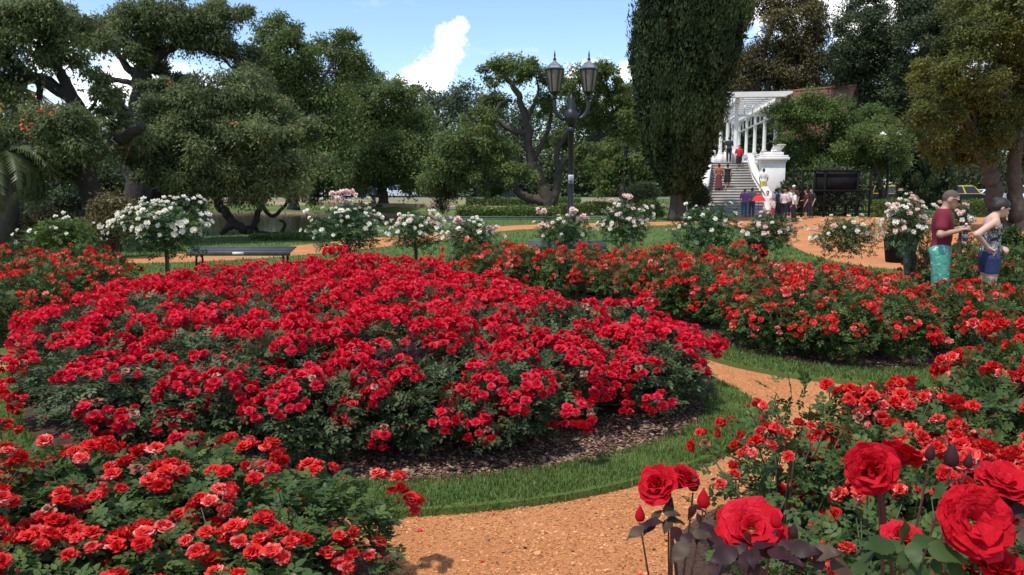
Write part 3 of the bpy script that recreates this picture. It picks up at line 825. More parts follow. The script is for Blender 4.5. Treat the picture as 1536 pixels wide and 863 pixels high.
# the large velvet roses close to the camera
BUSHN = thing('hybrid_rose', 'tall rose with very large velvet red blooms and purple leaves at the front right', 'rose bush', (.55, 1.18, 0.0))
BO = np.array((.55, 1.18, 0.0))
NEAR_LAY = [(3, .05, .30, .12, .15, .015, .16), (4, .22, .36, .17, .35, .03, .12), (5, .55, .42, .22, .65, .05, .08), (5, .85, .46, .26, .85, .06, .05), (6, 1.15, .50, .29, .8, .06, .02), (5, 1.42, .50, .30, .55, .06, 0.0)]


OPEN_LAY = [(5, .45, .26, .16, .9, .05, .10), (5, .85, .38, .24, .7, .07, .07), (5, 1.10, .46, .30, .6, .07, .04), (6, 1.35, .52, .33, .5, .07, .02), (5, 1.62, .50, .32, .3, .07, 0.0)]


def near_bloom(px, py, Y, dia, face, seed, tintb=.45, lay=None):
    dia *= .86; lay = lay or NEAR_LAY; c = at(px, py, Y) - BO; r = random.Random(seed); Rm = zrot(face, r.uniform(0, 6)); M = Mx(c - Rm @ np.array((0, 0, .22 * dia)), Rm, dia)
    b = MB()
    b.lathe([(.03, -.16), (.075, -.12), (.085, -.05), (.055, .03)], n=8)
    for k in range(5):
        a = k * 1.2566; P, q = petal(1.9, .26, .045, .5, a, .05, -.04, 2, 3); b.addnp(P, q)
    hb = b.mesh('rose_bloom', M_LEAF_WINE, True)
    o = child('rose_bloom', hb, BUSHN, M)
    a0 = 0
    for i, (cnt, phi, ln, wd, curl, r0, z0) in enumerate(lay):
        a0 += r.uniform(.3, .9)
        for k in range(cnt):
            P, q = petal(phi * r.uniform(.9, 1.12), ln * r.uniform(.9, 1.08), wd * r.uniform(.92, 1.1), curl * r.uniform(.5, 1.3), a0 + 6.283 * k / cnt + r.uniform(-.15, .15), r0, z0 + r.uniform(-.015, .015), 12, 10, r.uniform(.05, .17), r.random(), .12, .22)
            child('petal', mesh_np('petal', P, [q], M_NEAR, np.clip(np.full(len(q), tintb + r.gauss(0, .12)), 0, 1), True), o, Matrix())
    if lay is OPEN_LAY:
        b = MB(); b.lathe([(.02, .04), (.05, .06), (.055, .10), (.02, .13)], n=10)
        for k in range(26):
            a = r.uniform(0, 6.28); q = r.uniform(.02, .085); b.tube([(q * .5 * math.cos(a), q * .5 * math.sin(a), .06), (q * math.cos(a), q * math.sin(a), r.uniform(.12, .17))], .006, 4)
        child('stamens', b.mesh('stamens', M_STAMEN), o, Matrix(), 'stuff')
    return c, Rm


M_STAMEN = mat('stamen', (.22, .16, .04), .7, .3, 30)


def stem(P, R, m=M_CANEW, nm='stem'):
    b = MB(); b.tube(spline(P, 14, False), np.linspace(R[0], R[1], len(spline(P, 14, False))), 7); b.build(nm, m, BUSHN, True)


roots = {}
for i, (px, py, Y, dia, face, tb) in enumerate([
        (986, 728, 1.25, .088, (-.55, -.55, .75), .5), (1027, 716, 1.27, .070, (.4, -.2, .9), .42), (1128, 792, 1.05, .108, (-.1, -.55, .85), .55), (1308, 704, 1.12, .098, (-.55, -.75, .45), .36),
        (1352, 682, 1.17, .078, (.6, .3, .75), .45), (1462, 782, 1.0, .118, (.02, -.86, .5), .42), (1505, 722, 1.12, .098, (.1, -.35, .95), .55), (1352, 806, 1.06, .070, (-.2, -.35, .9), .75), (1498, 846, 1.0, .09, (.3, -.3, .9), .4)]):
    c, Rm = near_bloom(px, py, Y, dia, face, 100 + i, tb, OPEN_LAY if i in (2, 5, 6, 8) else None)
    bx = at(1060 if px < 1200 else (1400 if px < 1420 else 1500), 1050, 1.15) - BO; base = np.array((bx[0], bx[1] + .05, .02 if px > 1200 else .02))
    st = c - Rm @ np.array((0, 0, .34 * dia))
    mid = np.array((c[0] * .55 + base[0] * .45, c[1] * .6 + base[1] * .4, st[2] * .72)); 
    stem([st, st - Rm @ np.array((0, 0, .03)) + np.array((0, 0, -.015)), mid, base], (.0018, .0040))
    roots[i] = (st, mid, base)
for k, (px, py, Y, s, e) in enumerate([(1055, 752, 1.24, .030, 0), (1040, 728, 1.26, .026, 0), (1003, 764, 1.24, .026, 0), (960, 774, 1.22, .024, 0), (1427, 688, 1.12, .032, 3), (1395, 682, 1.13, .022, 3), (1164, 782, 1.02, .024, 2), (1190, 800, 1.03, .020, 2), (1452, 694, 1.12, .020, 3)]):
    c = at(px, py, Y) - BO; b = MB()
    b.lathe([(.10, -.5), (.34, -.38), (.44, -.1), (.36, .3), (.16, .72), (.03, 1.0)], n=8)
    me = b.mesh('rose_bud', M_LEAF_WINE if k % 3 else M_NEAR, True)
    o = child('rose_bud', me, BUSHN, Mx(c, zrot((random.uniform(-.3, .3), -.1, 1)), s * .8))
    st, mid, base = roots[e]; j = mid * .8 + st * .2
    stem([c - np.array((0, 0, s * .5)), c * .6 + j * .4 - np.array((0, 0, .02)), j], (.0014, .0022), M_CANEW)
LEAFN = MB(); nu_ = 17
tt = np.linspace(0, 1, nu_); wv = .30 * np.sin(np.pi * tt ** .72) * (1 - .25 * tt) + .003
sw = wv * (1 + .13 * (np.arange(nu_) % 2))
Vl = np.concatenate([np.stack([-sw, tt, .10 * wv + .05 * np.sin(tt * 9)], 1), np.stack([tt * 0, tt, -.18 * tt ** 2], 1), np.stack([sw, tt, .10 * wv - .05 * np.sin(tt * 8)], 1)]); Vl[:nu_, 2] -= .18 * tt ** 2; Vl[2 * nu_:, 2] -= .18 * tt ** 2
ql = []
for i in range(nu_ - 1):
    ql += [(i, i + nu_, i + nu_ + 1, i + 1), (i + nu_, i + 2 * nu_, i + 2 * nu_ + 1, i + nu_ + 1)]
LEAF_WINE = [mesh_np('leaf', Vl, [ql], M_LEAF_WINE, [t] * len(ql), True) for t in (.15, .40, .8)]
LEAF_GRN = [mesh_np('leaf', Vl, [ql], M_LEAF_ROSE, [t] * len(ql), True) for t in (.15, .3)]
for k, (px, py, Y, s, dx, dz, g) in enumerate([(985, 775, 1.22, .060, -.5, -.8, 0), (1010, 790, 1.22, .055, .3, -1, 0), (965, 790, 1.2, .05, -.7, -.5, 0), (1045, 770, 1.22, .05, .3, -.9, 0), (1060, 800, 1.2, .06, .5, -.5, 0), (1030, 812, 1.18, .065, -.4, -.6, 0),
                                          (1105, 822, 1.02, .07, -.8, -.1, 0), (1150, 825, 1.0, .07, .6, -.2, 0), (1185, 822, 1.0, .06, .9, -.1, 0), (1215, 830, 1.0, .06, .7, .1, 0), (1085, 838, 1.04, .06, -.5, -.5, 0), (1130, 845, 1.0, .07, .1, -.6, 0),
                                          (1340, 815, 1.02, .075, -.8, .2, 1), (1390, 820, 1.0, .075, .7, .2, 1), (1370, 842, 1.0, .07, .1, -.5, 1), (1420, 846, 1.0, .06, .6, -.2, 1), (1300, 838, 1.02, .06, -.6, -.2, 1),
                                          (1480, 700, 1.15, .05, .6, -.2, 0), (1515, 760, 1.1, .055, .5, -.5, 0), (1525, 800, 1.05, .06, .5, -.3, 0), (1415, 730, 1.12, .045, -.4, -.6, 1), (1245, 842, 1.0, .06, .5, 0, 0)]):
    c = at(px, py, Y) - BO; T = np.array([[dx, -.35, dz * .6 + random.uniform(-.3, .2)]]); Nn = np.array([[random.uniform(-.9, .9), random.uniform(-.7, .1), .75]])
    child('leaf', random.choice(LEAF_GRN if g else LEAF_WINE), BUSHN, Mx(c, frames(T, Nn)[0], s * .68))
    for sg in (-1, 1):
        T2 = T + sg * np.array([[.8, .25, .35]]); child('leaf', random.choice(LEAF_GRN if g else LEAF_WINE), BUSHN, Mx(c - T[0] / np.linalg.norm(T[0]) * s * .25, frames(T2, Nn + np.array([[sg * .3, 0, 0]]))[0], s * .5))
Vf, Ff, Tf = foliage_np(500, .46, .30, .26, .5, .05, LEAF4); Vf[:, 0] += .05
child('foliage', mesh_np('foliage', Vf * np.array((1, .6, 1.45)), [Ff], M_LEAF_CRIM, Tf), BUSHN, Matrix(), 'stuff')

# ------------------------------------------------------------------ pale roses on the lawn: standards and shrubs
PALE = 'pale rose bushes planted in a row on the lawn'
WFOL = [mesh_np('foliage', *(lambda t: (t[0], [t[1]], M_LEAF_WHITE, t[2]))(foliage_np(1050, .5, .0, .5, i * 1.9 + .3, .056, zmin=-.8, shell=.2))) for i in range(4)]


def pale_rose(px, y0, y1, wpx, Y, label, nb, pink=.15, spray=None, stem_=True, seed=0, light=False, inner=0.0):
    r = random.Random(seed); c = at(px, (y0 + y1) / 2, Y); rx = wpx / 2 * Y / F; rz = (y1 - y0) / 2 * Y / F
    root = thing('standard_rose', label, 'rose bush', (c[0], Y, 0.0), 0, PALE)
    zc = c[2]
    if stem_:
        b = MB(); b.tube([(0, 0, 0), (.01, 0, zc * .5), (0, 0, zc)], [.028, .024, .02], 8); b.build('stem', M_BARK2, root, True)
        b = MB(); b.tube([(.04, .02, 0), (.04, .02, zc - rz * .5)], .012, 6); b.build('stake', M_RAIL, root, True)
    f = child('foliage', WFOL[seed % 4] if not light else FOL_LIGHT, root, Matrix.Translation((0, 0, zc)) @ Matrix.Diagonal((rx / .5, rx / .5 * .9, rz / .5, 1)), 'stuff')
    ph = (seed % 4) * 1.9 + .3
    pts = dome_dirs(int(nb * 1.15), r, -.12, .07) + dome_dirs(max(2, int(nb * .14)), r, -.7, .2)
    for d in pts:
        p = d * np.array((rx, rx * .9, rz)) * r.uniform(.86, 1.1) * float(lump(d[None] * 1.0, ph)[0]) ** 1.4; p[2] += zc + .03
        me = r.choice(PINK_C if r.random() < pink else WHITE_C)
        child('rose_bloom', me, root, Mx(p, zrot(d + np.array((0, -.3, .4)), r.uniform(0, 6)), r.uniform(.07, .125)))
    if True:
        b = MB(); spray = list(spray or [])
        for (sx, sy) in spray:
            e = at(sx, sy, Y - .1) - np.array((c[0], Y, 0))
            b.tube([(e[0] * .3, 0, zc), (e[0] * .8, e[1] * .5, e[2] * .5 + zc * .5), e], [.008, .006, .004], 5)
            for k in range(5):
                p = e + np.array((r.uniform(-.1, .1), r.uniform(-.06, .06), r.uniform(-.05, .05)))
                child('rose_bloom', r.choice(PINK_C), root, Mx(p, zrot((r.uniform(-.6, .6), -.5, .8), r.uniform(0, 6)), r.uniform(.10, .15)))
        for q_ in range(7):
            d = dome_dirs(1, r, .0)[0]; e = d * np.array((rx, rx * .9, rz)) * r.uniform(1.15, 1.5) + np.array((0, 0, zc)); b.tube([(0, 0, zc), e * .6 + np.array((0, 0, zc)) * .4 + d * .02, e], [.007, .005, .003], 5)
            if r.random() < .75: child('rose_bloom', r.choice(WHITE_C if pink < .3 else PINK_C), root, Mx(e, zrot(d + np.array((0, -.2, .3)), r.uniform(0, 6)), r.uniform(.07, .11)))
        b.build('shoot', M_CANE, root, True)
    return root


FOL_LIGHT = mesh_np('foliage', *(lambda t: (t[0], [t[1]], M_BRIGHTLEAF, t[2]))(foliage_np(1500, .5, 0, .5, .3, .06, zmin=-.6, shell=.3)))
pale_rose(246, 305, 386, 128, 14, 'wide standard rose crowded with white blooms on a bare stem beside the grey bench', 110, .0, [], seed=1)
pale_rose(520, 312, 384, 108, 16, 'bushy white rose with a tall spray of pink blooms at its top', 66, .04, [(500, 294), (515, 288), (527, 291), (512, 300)], seed=2)
pale_rose(622, 322, 376, 84, 15.5, 'small round standard rose with cream blooms on a straight bare stem', 50, .05, [(650, 334)], seed=3)
pale_rose(703, 333, 378, 80, 15, 'low spreading rose with large cream blooms left of the coral bed', 26, .03, [(690, 332), (735, 345)], seed=4, stem_=False)
pale_rose(845, 324, 376, 80, 17, 'sparse pink and white rose bush in front of the lamp post', 20, .6, [(812, 318), (857, 318), (873, 328), (815, 338)], seed=5, stem_=False)
pale_rose(936, 306, 372, 80, 17, 'upright rose bush full of blush white blooms left of the cypress trunk', 48, .4, [(940, 296), (955, 333)], seed=6, stem_=False)
pale_rose(1056, 310, 380, 96, 17, 'large leafy rose bush with few white blooms under the cypress', 24, .05, seed=7, stem_=False)
pale_rose(1152, 322, 376, 84, 17, 'leafy rose bush with faded pink blooms in front of the steps', 22, .7, seed=8, stem_=False)
pale_rose(1270, 326, 386, 90, 16, 'low rose bush with white blooms on the orange forecourt', 34, .1, seed=9, stem_=False)
pale_rose(1362, 304, 384, 76, 14.2, 'dense white rose with pink lower blooms next to the black pot', 62, .3, [(1357, 336), (1338, 312)], seed=10, stem_=False)
pale_rose(95, 330, 396, 98, 17, 'yellow green rose bush with pale yellow blooms in front of the palm', 26, .0, seed=11, light=True)

# black pot on the forecourt
pc = gp(1345, 394); POT = thing('plant_pot', 'large black tapered plant pot behind the coral roses', 'plant pot', (pc[0], pc[1], .012))
b = MB(); hp = .68; b.lathe([(.24, 0), (.26, .02), (.33, hp - .08), (.36, hp - .07), (.36, hp), (.33, hp), (.315, hp - .09), (.28, hp - .12)], n=28); b.build('pot_body', M_POT, POT, True)
b = MB(); b.lathe([(.30, hp - .11), (.22, hp - .08), (.05, hp - .07)], n=20); b.build('soil', M_DIRT, POT, True)
pc2 = gp(1136, 392); POT2 = thing('plant_pot', 'small dark planter half hidden beneath the faded pink rose bush', 'plant pot', (pc2[0], pc2[1], .012))
b = MB(); b.lathe([(.2, 0), (.26, .46), (.29, .47), (.29, .54), (.26, .54), (.24, .47)], n=24); b.build('pot_body', M_POT, POT2, True)
b = MB(); b.lathe([(.25, .48), (.2, .50), (.05, .51)], n=20); b.build('soil', M_DIRT, POT2, True)

# ------------------------------------------------------------------ trees


def leaf_cloud(blobs, n, size, droop=.3, tmpl=LEAF1, clump=.36, flat=.66, tsd=.12, dens=13, clumps_out=None, up=.35, narrow=1.0):
    """blobs: centre (3), radii (3). Leaves gather in clumps near each blob's surface."""
    vol = np.array([b[1][0] * b[1][2] for b in blobs]); share = vol / vol.sum(); V = []; Fc = []; T = []; off = 0
    for (c, r), s in zip(blobs, share):
        c = np.array(c); r = np.array(r); m = max(5, int(dens * (r[0] * r[2]) ** .5)); m = min(m, 60)
        D = unit(m, up); cc = c + D * r * (rng(.35, 1.0, m)[:, None] ** .6); rad = clump * r.mean() * rng(.6, 1.4, m)
        if clumps_out is not None: clumps_out.append((c, r, cc))
        nl = int(n * s); k = RNG.integers(0, m, nl)
        q = RNG.normal(size=(nl, 3)); q /= np.linalg.norm(q, axis=1)[:, None]; q *= (rng(.1, 1.0, nl)[:, None] ** .5) * np.where(rng(0, 1, nl) < .12, 1.5, 1.0)[:, None]
        P = cc[k] + q * rad[k][:, None] * np.array((1.15, 1.15, flat))
        hang = (rng(0, 1, nl) < .20 * (droop > .25)); P[:, 2] -= hang * rng(0, 1, nl) ** 1.6 * rad[k] * 1.3
        Tn = q * .8 + unit(nl) * .8; Tn[:, 2] -= droop; Nn = q * .5 + unit(nl) * .6 + np.array((0, 0, .55))
        ct = RNG.normal(0, tsd, m); ti = np.clip(.46 + ct[k] + RNG.normal(0, .13, nl), 0, 1)
        sc = size * rng(.6, 1.35, nl)
        v, f = scatter(tmpl[0], tmpl[1], P, frames(Tn, Nn), sc[:, None] * np.array([[narrow, 1, 1]]))
        V.append(v); Fc.append(f + off); off += len(v); T.append(np.repeat(ti, len(tmpl[1])))
    return np.concatenate(V), np.concatenate(Fc), np.concatenate(T)


LEAFN_, LEAFS_ = 1.75, .75


def px_blob(b, Y, depth=.8, bs=1.12):
    px, py, rx, ry = b[:4]; dy = b[4] if len(b) > 4 else 0.0
    k = Y / F * bs; c = at(px, py, Y + dy); return (c, (rx * k, (rx + ry) / 2 * k * depth, ry * k))


def limb_path(pts, Y):
    out = []
    for i, p in enumerate(pts):
        dy = p[2] if len(p) > 2 else 0.0; out.append(at(p[0], p[1], Y + dy))
    return np.array(out)


def tree(name, label, Y, limbs, blobs, leafm, barkm, n, size, group=None, droop=.3, twigs=True, flat=.72, spread=1.5, tsd=.15, clump=.38, cat='tree', dens=13, up=.35, depth=.8, narrow=1.0, flowers=0, seed=0, bs=1.12):
    """limbs: list of (pixel polyline, r0 px, r1 px); the first one starts at the ground and is the trunk"""
    r = random.Random(seed + int(Y * 7)); k = Y / F
    base = limb_path([limbs[0][0][0]], Y)[0]; B0 = np.array((base[0], base[1], 0.0))
    root = thing(name, label, cat, B0, 0, group)
    mbt = MB(); allp = []
    for i, (pts, r0, r1) in enumerate(limbs):
        P = limb_path(pts, Y)
        if i == 0: P[0, 2] = -.05
        if len(P) > 2: P = spline(P, 6 * (len(P) - 1), False)
        P[1:-1] += RNG.normal(0, r1 * k * .25, P[1:-1].shape)
        R = np.linspace(r0, r1, len(P)) * k * (1 + RNG.normal(0, .03, len(P)))
        if i == 0: R[0] *= 1.6; R[1] *= 1.2
        b = MB(); b.tube(P - B0, R, 9 if r0 * k > .1 else 6)
        if i == 0: b.build('trunk', barkm, root, True)
        else: b.build('limb', barkm, root, True)
        allp.append(P)
    A = np.concatenate(allp)
    bl = []
    for i, b in enumerate(blobs):
        b = list(b) + ([] if len(b) > 4 else [r.uniform(-1, 1) * spread])
        bl.append(px_blob(b, Y, depth, bs))
    cl = []
    V, Fc, T = leaf_cloud(bl, int(n * LEAFN_), size * LEAFS_, droop, clump=clump, flat=flat, tsd=tsd, clumps_out=cl, dens=dens, up=up, narrow=narrow)
    crown = link('crown', mesh_np('crown', V - B0, [Fc], leafm, T), root, kind='stuff')
    if twigs:
        tb = MB()
        for c, rr, cc in cl:
            j = A[np.argmin(np.linalg.norm(A - (c - np.array((0, 0, rr[2] * .5))), axis=1))]
            m1 = j * .4 + c * .6 + np.array((0, 0, -rr[2] * .15)) + RNG.normal(0, .12, 3) * rr
            tb.tube(spline([j, m1, c], 6, False), np.linspace(.055 + .02 * rr.mean(), .03, len(spline([j, m1, c], 6, False))), 5)
            for q in cc[::2][:9]:
                mm = (c + q) / 2 + RNG.normal(0, .1, 3) * rr * .5; tb.tube([c, mm, q], [.03, .02, .008], 4, False)
        tb2 = tb.mesh('twig', barkm, True); tb2.transform(Matrix.Translation(-Vector(B0))); link('twig', tb2, root, kind='stuff')
    if flowers:
        Fb = MB()
        for q in range(flowers):
            c, rr, cc = r.choice(cl); p = np.array(c) + unit(1, .1)[0] * rr * 1.02; p[1] -= abs(rr[1]) * .5
            for w in range(6):
                d = unit(1)[0]; s = .10; e = p + d * .14
                Fb.add([e, e + unit(1)[0] * s, e + unit(1)[0] * s], [(0, 1, 2)], r.random())
        fm = Fb.mesh('flowers', M_ORFL); fm.transform(Matrix.Translation(-Vector(B0))); link('flower', fm, root, kind='stuff')
    return root


def gy_(Y): return 277 + F * HC / Y * 1.0   # rough ground row at a depth


CEI = 'spreading coral trees round the lake'
tree('coral_tree', 'old leaning coral tree with a thick dark trunk at the far left', 24,
     [([(140, 371), (139, 300), (128, 235), (130, 185), (98, 140), (46, 112), (8, 78)], 18, 6), ([(128, 232), (160, 222), (178, 210), (215, 190)], 14, 6), ([(118, 165), (96, 120), (86, 92), (100, 60)], 10, 4), ([(46, 112), (20, 120), (-20, 100)], 7, 3),
      ([(60, 120), (58, 150), (50, 165)], 5, 3)],
     [(45, 62, 70, 40), (110, 50, 60, 42), (0, 40, 60, 45), (75, 20, 60, 30), (10, 105, 30, 22), (60, 205, 75, 45, -1), (115, 195, 55, 32, -2), (20, 225, 60, 45, -1), (60, 255, 70, 38, 1), (150, 130, 26, 32), (165, 180, 30, 18), (95, 240, 45, 40, 2), (-30, 150, 50, 80)],
     M_CEIBO, M_BARK, 52000, .15, CEI, .55, seed=1, flowers=16, bs=.98)
tree('coral_tree', 'tall dark coral tree with an upright trunk against blue sky at the upper left', 33,
     [([(205, 345), (206, 265), (208, 200), (214, 140), (216, 105), (228, 70)], 20, 10), ([(215, 135), (190, 122), (150, 120)], 5, 3), ([(218, 100), (250, 75), (280, 62), (320, 68)], 10, 4), ([(214, 125), (196, 105), (176, 82)], 8, 4), ([(228, 70), (232, 40), (240, 10)], 8, 4), ([(262, 70), (262, 50), (280, 25)], 5, 3)],
     [(205, 45, 60, 34), (260, 50, 55, 32), (320, 48, 50, 34), (352, 85, 42, 26), (370, 115, 30, 20), (185, 70, 40, 24), (150, 55, 40, 30), (240, 22, 70, 25), (330, 20, 50, 20), (250, 112, 28, 22), (235, 140, 30, 22), (160, 130, 20, 14), (170, 160, 24, 14), (285, 130, 26, 16)],
     M_CEIBO, M_BARK, 44000, .17, CEI, .5, seed=2, flowers=6, bs=.97)
tree('coral_tree', 'broad low coral tree with drooping layered foliage behind the white standard rose', 27,
     [([(225, 362), (228, 305), (258, 285), (285, 250), (300, 215)], 15, 9), ([(258, 285), (300, 270), (345, 250)], 9, 4), ([(300, 215), (340, 190), (380, 165)], 8, 4), ([(290, 240), (250, 215), (215, 205)], 7, 4), ([(340, 190), (372, 235), (400, 272), (415, 276)], 6, 4)],
     [(215, 210, 50, 34, -1), (255, 180, 60, 34), (310, 165, 60, 36), (360, 155, 55, 36), (405, 175, 50, 40), (300, 215, 75, 38, -1), (355, 215, 60, 38, -1), (250, 240, 50, 36, -2), (300, 262, 62, 32, -1), (350, 262, 50, 30), (405, 225, 45, 42), (445, 220, 36, 40), (430, 260, 40, 26), (230, 270, 24, 22), (370, 290, 34, 18)],
     M_CEIBO, M_BARK, 66000, .15, CEI, .6, seed=3, flowers=5)
tree('coral_tree', 'sprawling coral tree with bare crooked limbs hanging over the lake edge', 31,
     [([(384, 352), (376, 348), (352, 335), (336, 318), (326, 300), (318, 270)], 8, 6), ([(376, 348), (384, 330), (392, 306), (410, 285), (420, 270)], 5, 3.5), ([(392, 306), (408, 324), (424, 312), (432, 302)], 3.5, 2), ([(384, 352), (420, 354), (466, 355)], 6, 4), ([(352, 336), (338, 344), (330, 352)], 6, 4), ([(420, 354), (428, 338), (420, 330)], 3, 2)],
     [(330, 268, 40, 24), (420, 262, 36, 22), (380, 258, 40, 26), (455, 285, 24, 14)], M_CEIBO, M_BARK, 11000, .15, CEI, .6, seed=4)
tree('coral_tree', 'high light green tree rising to the top edge left of the cloud', 62,
     [([(440, 314), (440, 250), (430, 180), (420, 110)], 7, 4), ([(432, 190), (460, 150), (490, 110)], 5, 2), ([(425, 140), (412, 90), (415, 55)], 4, 2)],
     [(412, 52, 34, 26), (432, 80, 42, 26), (400, 100, 34, 26), (450, 115, 45, 30), (430, 150, 60, 34), (480, 160, 50, 34), (400, 185, 40, 36), (470, 205, 60, 36), (430, 240, 60, 34), (490, 250, 50, 32), (465, 280, 36, 18), (505, 75, 30, 22), (517, 60, 16, 14), (520, 100, 32, 24)],
     M_CEIBO2, M_BARK2, 52000, .30, CEI, .5, seed=5, spread=3)
tree('coral_tree', 'wide drooping tree on the far bank behind the thin lamp post', 70,
     [([(575, 309), (574, 270), (566, 220), (560, 180)], 8, 4), ([(572, 260), (600, 225), (625, 205)], 5, 2), ([(570, 240), (540, 205), (520, 180)], 5, 2)],
     [(540, 135, 40, 26), (575, 150, 40, 26), (600, 140, 26, 18), (520, 175, 50, 32), (570, 190, 50, 34), (610, 185, 38, 32), (540, 225, 55, 34), (590, 235, 50, 32), (635, 225, 36, 30), (555, 262, 55, 24), (610, 262, 45, 22), (530, 270, 36, 18), (640, 260, 30, 18)],
     M_CEIBO2, M_BARK2, 46000, .32, CEI, .55, seed=6, spread=3, flowers=3)
tree('coral_tree', 'twisted coral tree with many bare spreading limbs behind the tall lamp post', 50,
     [([(822, 322), (822, 305), (814, 282), (800, 250), (794, 222), (789, 182), (776, 142), (758, 115)], 11, 3.5), ([(818, 302), (790, 296), (768, 282), (735, 276), (704, 276)], 8, 3), ([(791, 200), (768, 196), (748, 182), (728, 160)], 5, 2), ([(822, 312), (833, 292), (838, 262), (850, 236), (872, 222), (902, 206), (925, 190)], 7, 3), ([(872, 222), (905, 190), (925, 165), (945, 150)], 5, 2), ([(800, 240), (815, 212), (824, 190), (828, 160)], 5, 2), ([(789, 182), (800, 160), (808, 135)], 4, 2), ([(838, 262), (836, 230), (850, 200), (866, 170)], 5, 2), ([(768, 150), (752, 155), (742, 170)], 3, 2)],
     [(770, 104, 36, 17), (742, 112, 26, 20), (805, 112, 30, 20), (738, 158, 26, 18), (722, 185, 28, 22), (715, 245, 55, 26), (680, 255, 44, 26), (745, 225, 34, 20), (835, 130, 26, 20), (870, 122, 34, 22), (910, 120, 34, 24), (935, 145, 26, 28), (900, 165, 34, 24), (940, 195, 26, 28), (865, 165, 24, 20), (815, 160, 18, 14), (840, 215, 26, 20), (770, 262, 34, 14), (890, 235, 30, 20), (700, 215, 40, 22), (660, 275, 34, 15), (735, 285, 36, 10)],
     M_CEIBO2, M_BARKL, 52000, .22, CEI, .6, seed=7, spread=2, bs=1.0)
tree('willow_tree', 'small rounded willow-like tree between the lamp post and the cypress', 64,
     [([(932, 312), (934, 290), (936, 262), (935, 240)], 7, 4), ([(936, 262), (955, 245), (965, 235)], 4, 2)],
     [(930, 222, 40, 24), (905, 245, 30, 26), (958, 245, 30, 28), (935, 258, 40, 24), (910, 275, 24, 16), (965, 275, 22, 18)], M_CEIBO2, M_BARK2, 16000, .26, None, .9, seed=8)
BGT = 'background park trees along the far road'
for i, (px, top, wd, m, Y) in enumerate([(655, 128, 52, M_GREYLEAF, 130), (715, 132, 48, M_GREYLEAF, 125), (770, 150, 56, M_GREYLEAF, 135), (610, 165, 60, M_CEIBO, 128), (850, 145, 60, M_CEIBO, 128), (925, 150, 55, M_GREYLEAF, 128),
                                         (340, 150, 80, M_CEIBO, 130), (180, 165, 90, M_CEIBO, 130), (30, 150, 90, M_DARKLEAF, 128), (480, 130, 80, M_CEIBO, 132), (1000, 140, 70, M_CEIBO, 130), (1440, 130, 90, M_DARKLEAF, 128), (1530, 110, 80, M_CEIBO, 126), (1370, 130, 60, M_DARKLEAF, 128), (1100, 120, 70, M_DARKLEAF, 132), (1190, 90, 80, M_CEIBO, 126), (1270, 130, 80, M_DARKLEAF, 128)]):
    lab = ['grey green tree on the skyline below the cumulus cloud', 'grey green skyline tree left of the twisted coral tree', 'grey green tree seen through the limbs of the twisted coral tree', 'dark tree behind the wide drooping tree on the far bank', 'tree on the skyline behind the tall lamp post',
           'grey green tree between the lamp lanterns and the cypress', 'distant tree behind the low coral tree across the lake', 'distant tree behind the leaning trunk at the left', 'dark distant tree at the left edge of the lake', 'distant tree behind the high light green tree',
           'distant tree hidden behind the cypress', 'dark tree behind the taxis at the right', 'distant tree behind the thick pale trunk at the right edge', 'dark distant tree behind the narrow evergreen column', 'distant tree behind the left side of the pergola', 'distant tree filling the sky behind the pergola and roof', 'dark tree directly behind the red roofed house'][i]
    gyp = 277 + F * HC / Y; h = gyp - top
    bs = [(px + random.uniform(-.6, .6) * wd, top + h * f + random.uniform(-8, 8), wd * random.uniform(.45, .62), h * random.uniform(.11, .16)) for f in (.12, .2, .3, .38, .46, .55, .63, .72, .8, .88) for _ in (0, 1)]
    tree('park_tree', lab, Y, [([(px, gyp), (px + 3, gyp - h * .4), (px, top + h * .2)], 6, 2)], bs, m, M_BARK2, 6500, .70, BGT, .3, seed=40 + i, spread=3, twigs=False)

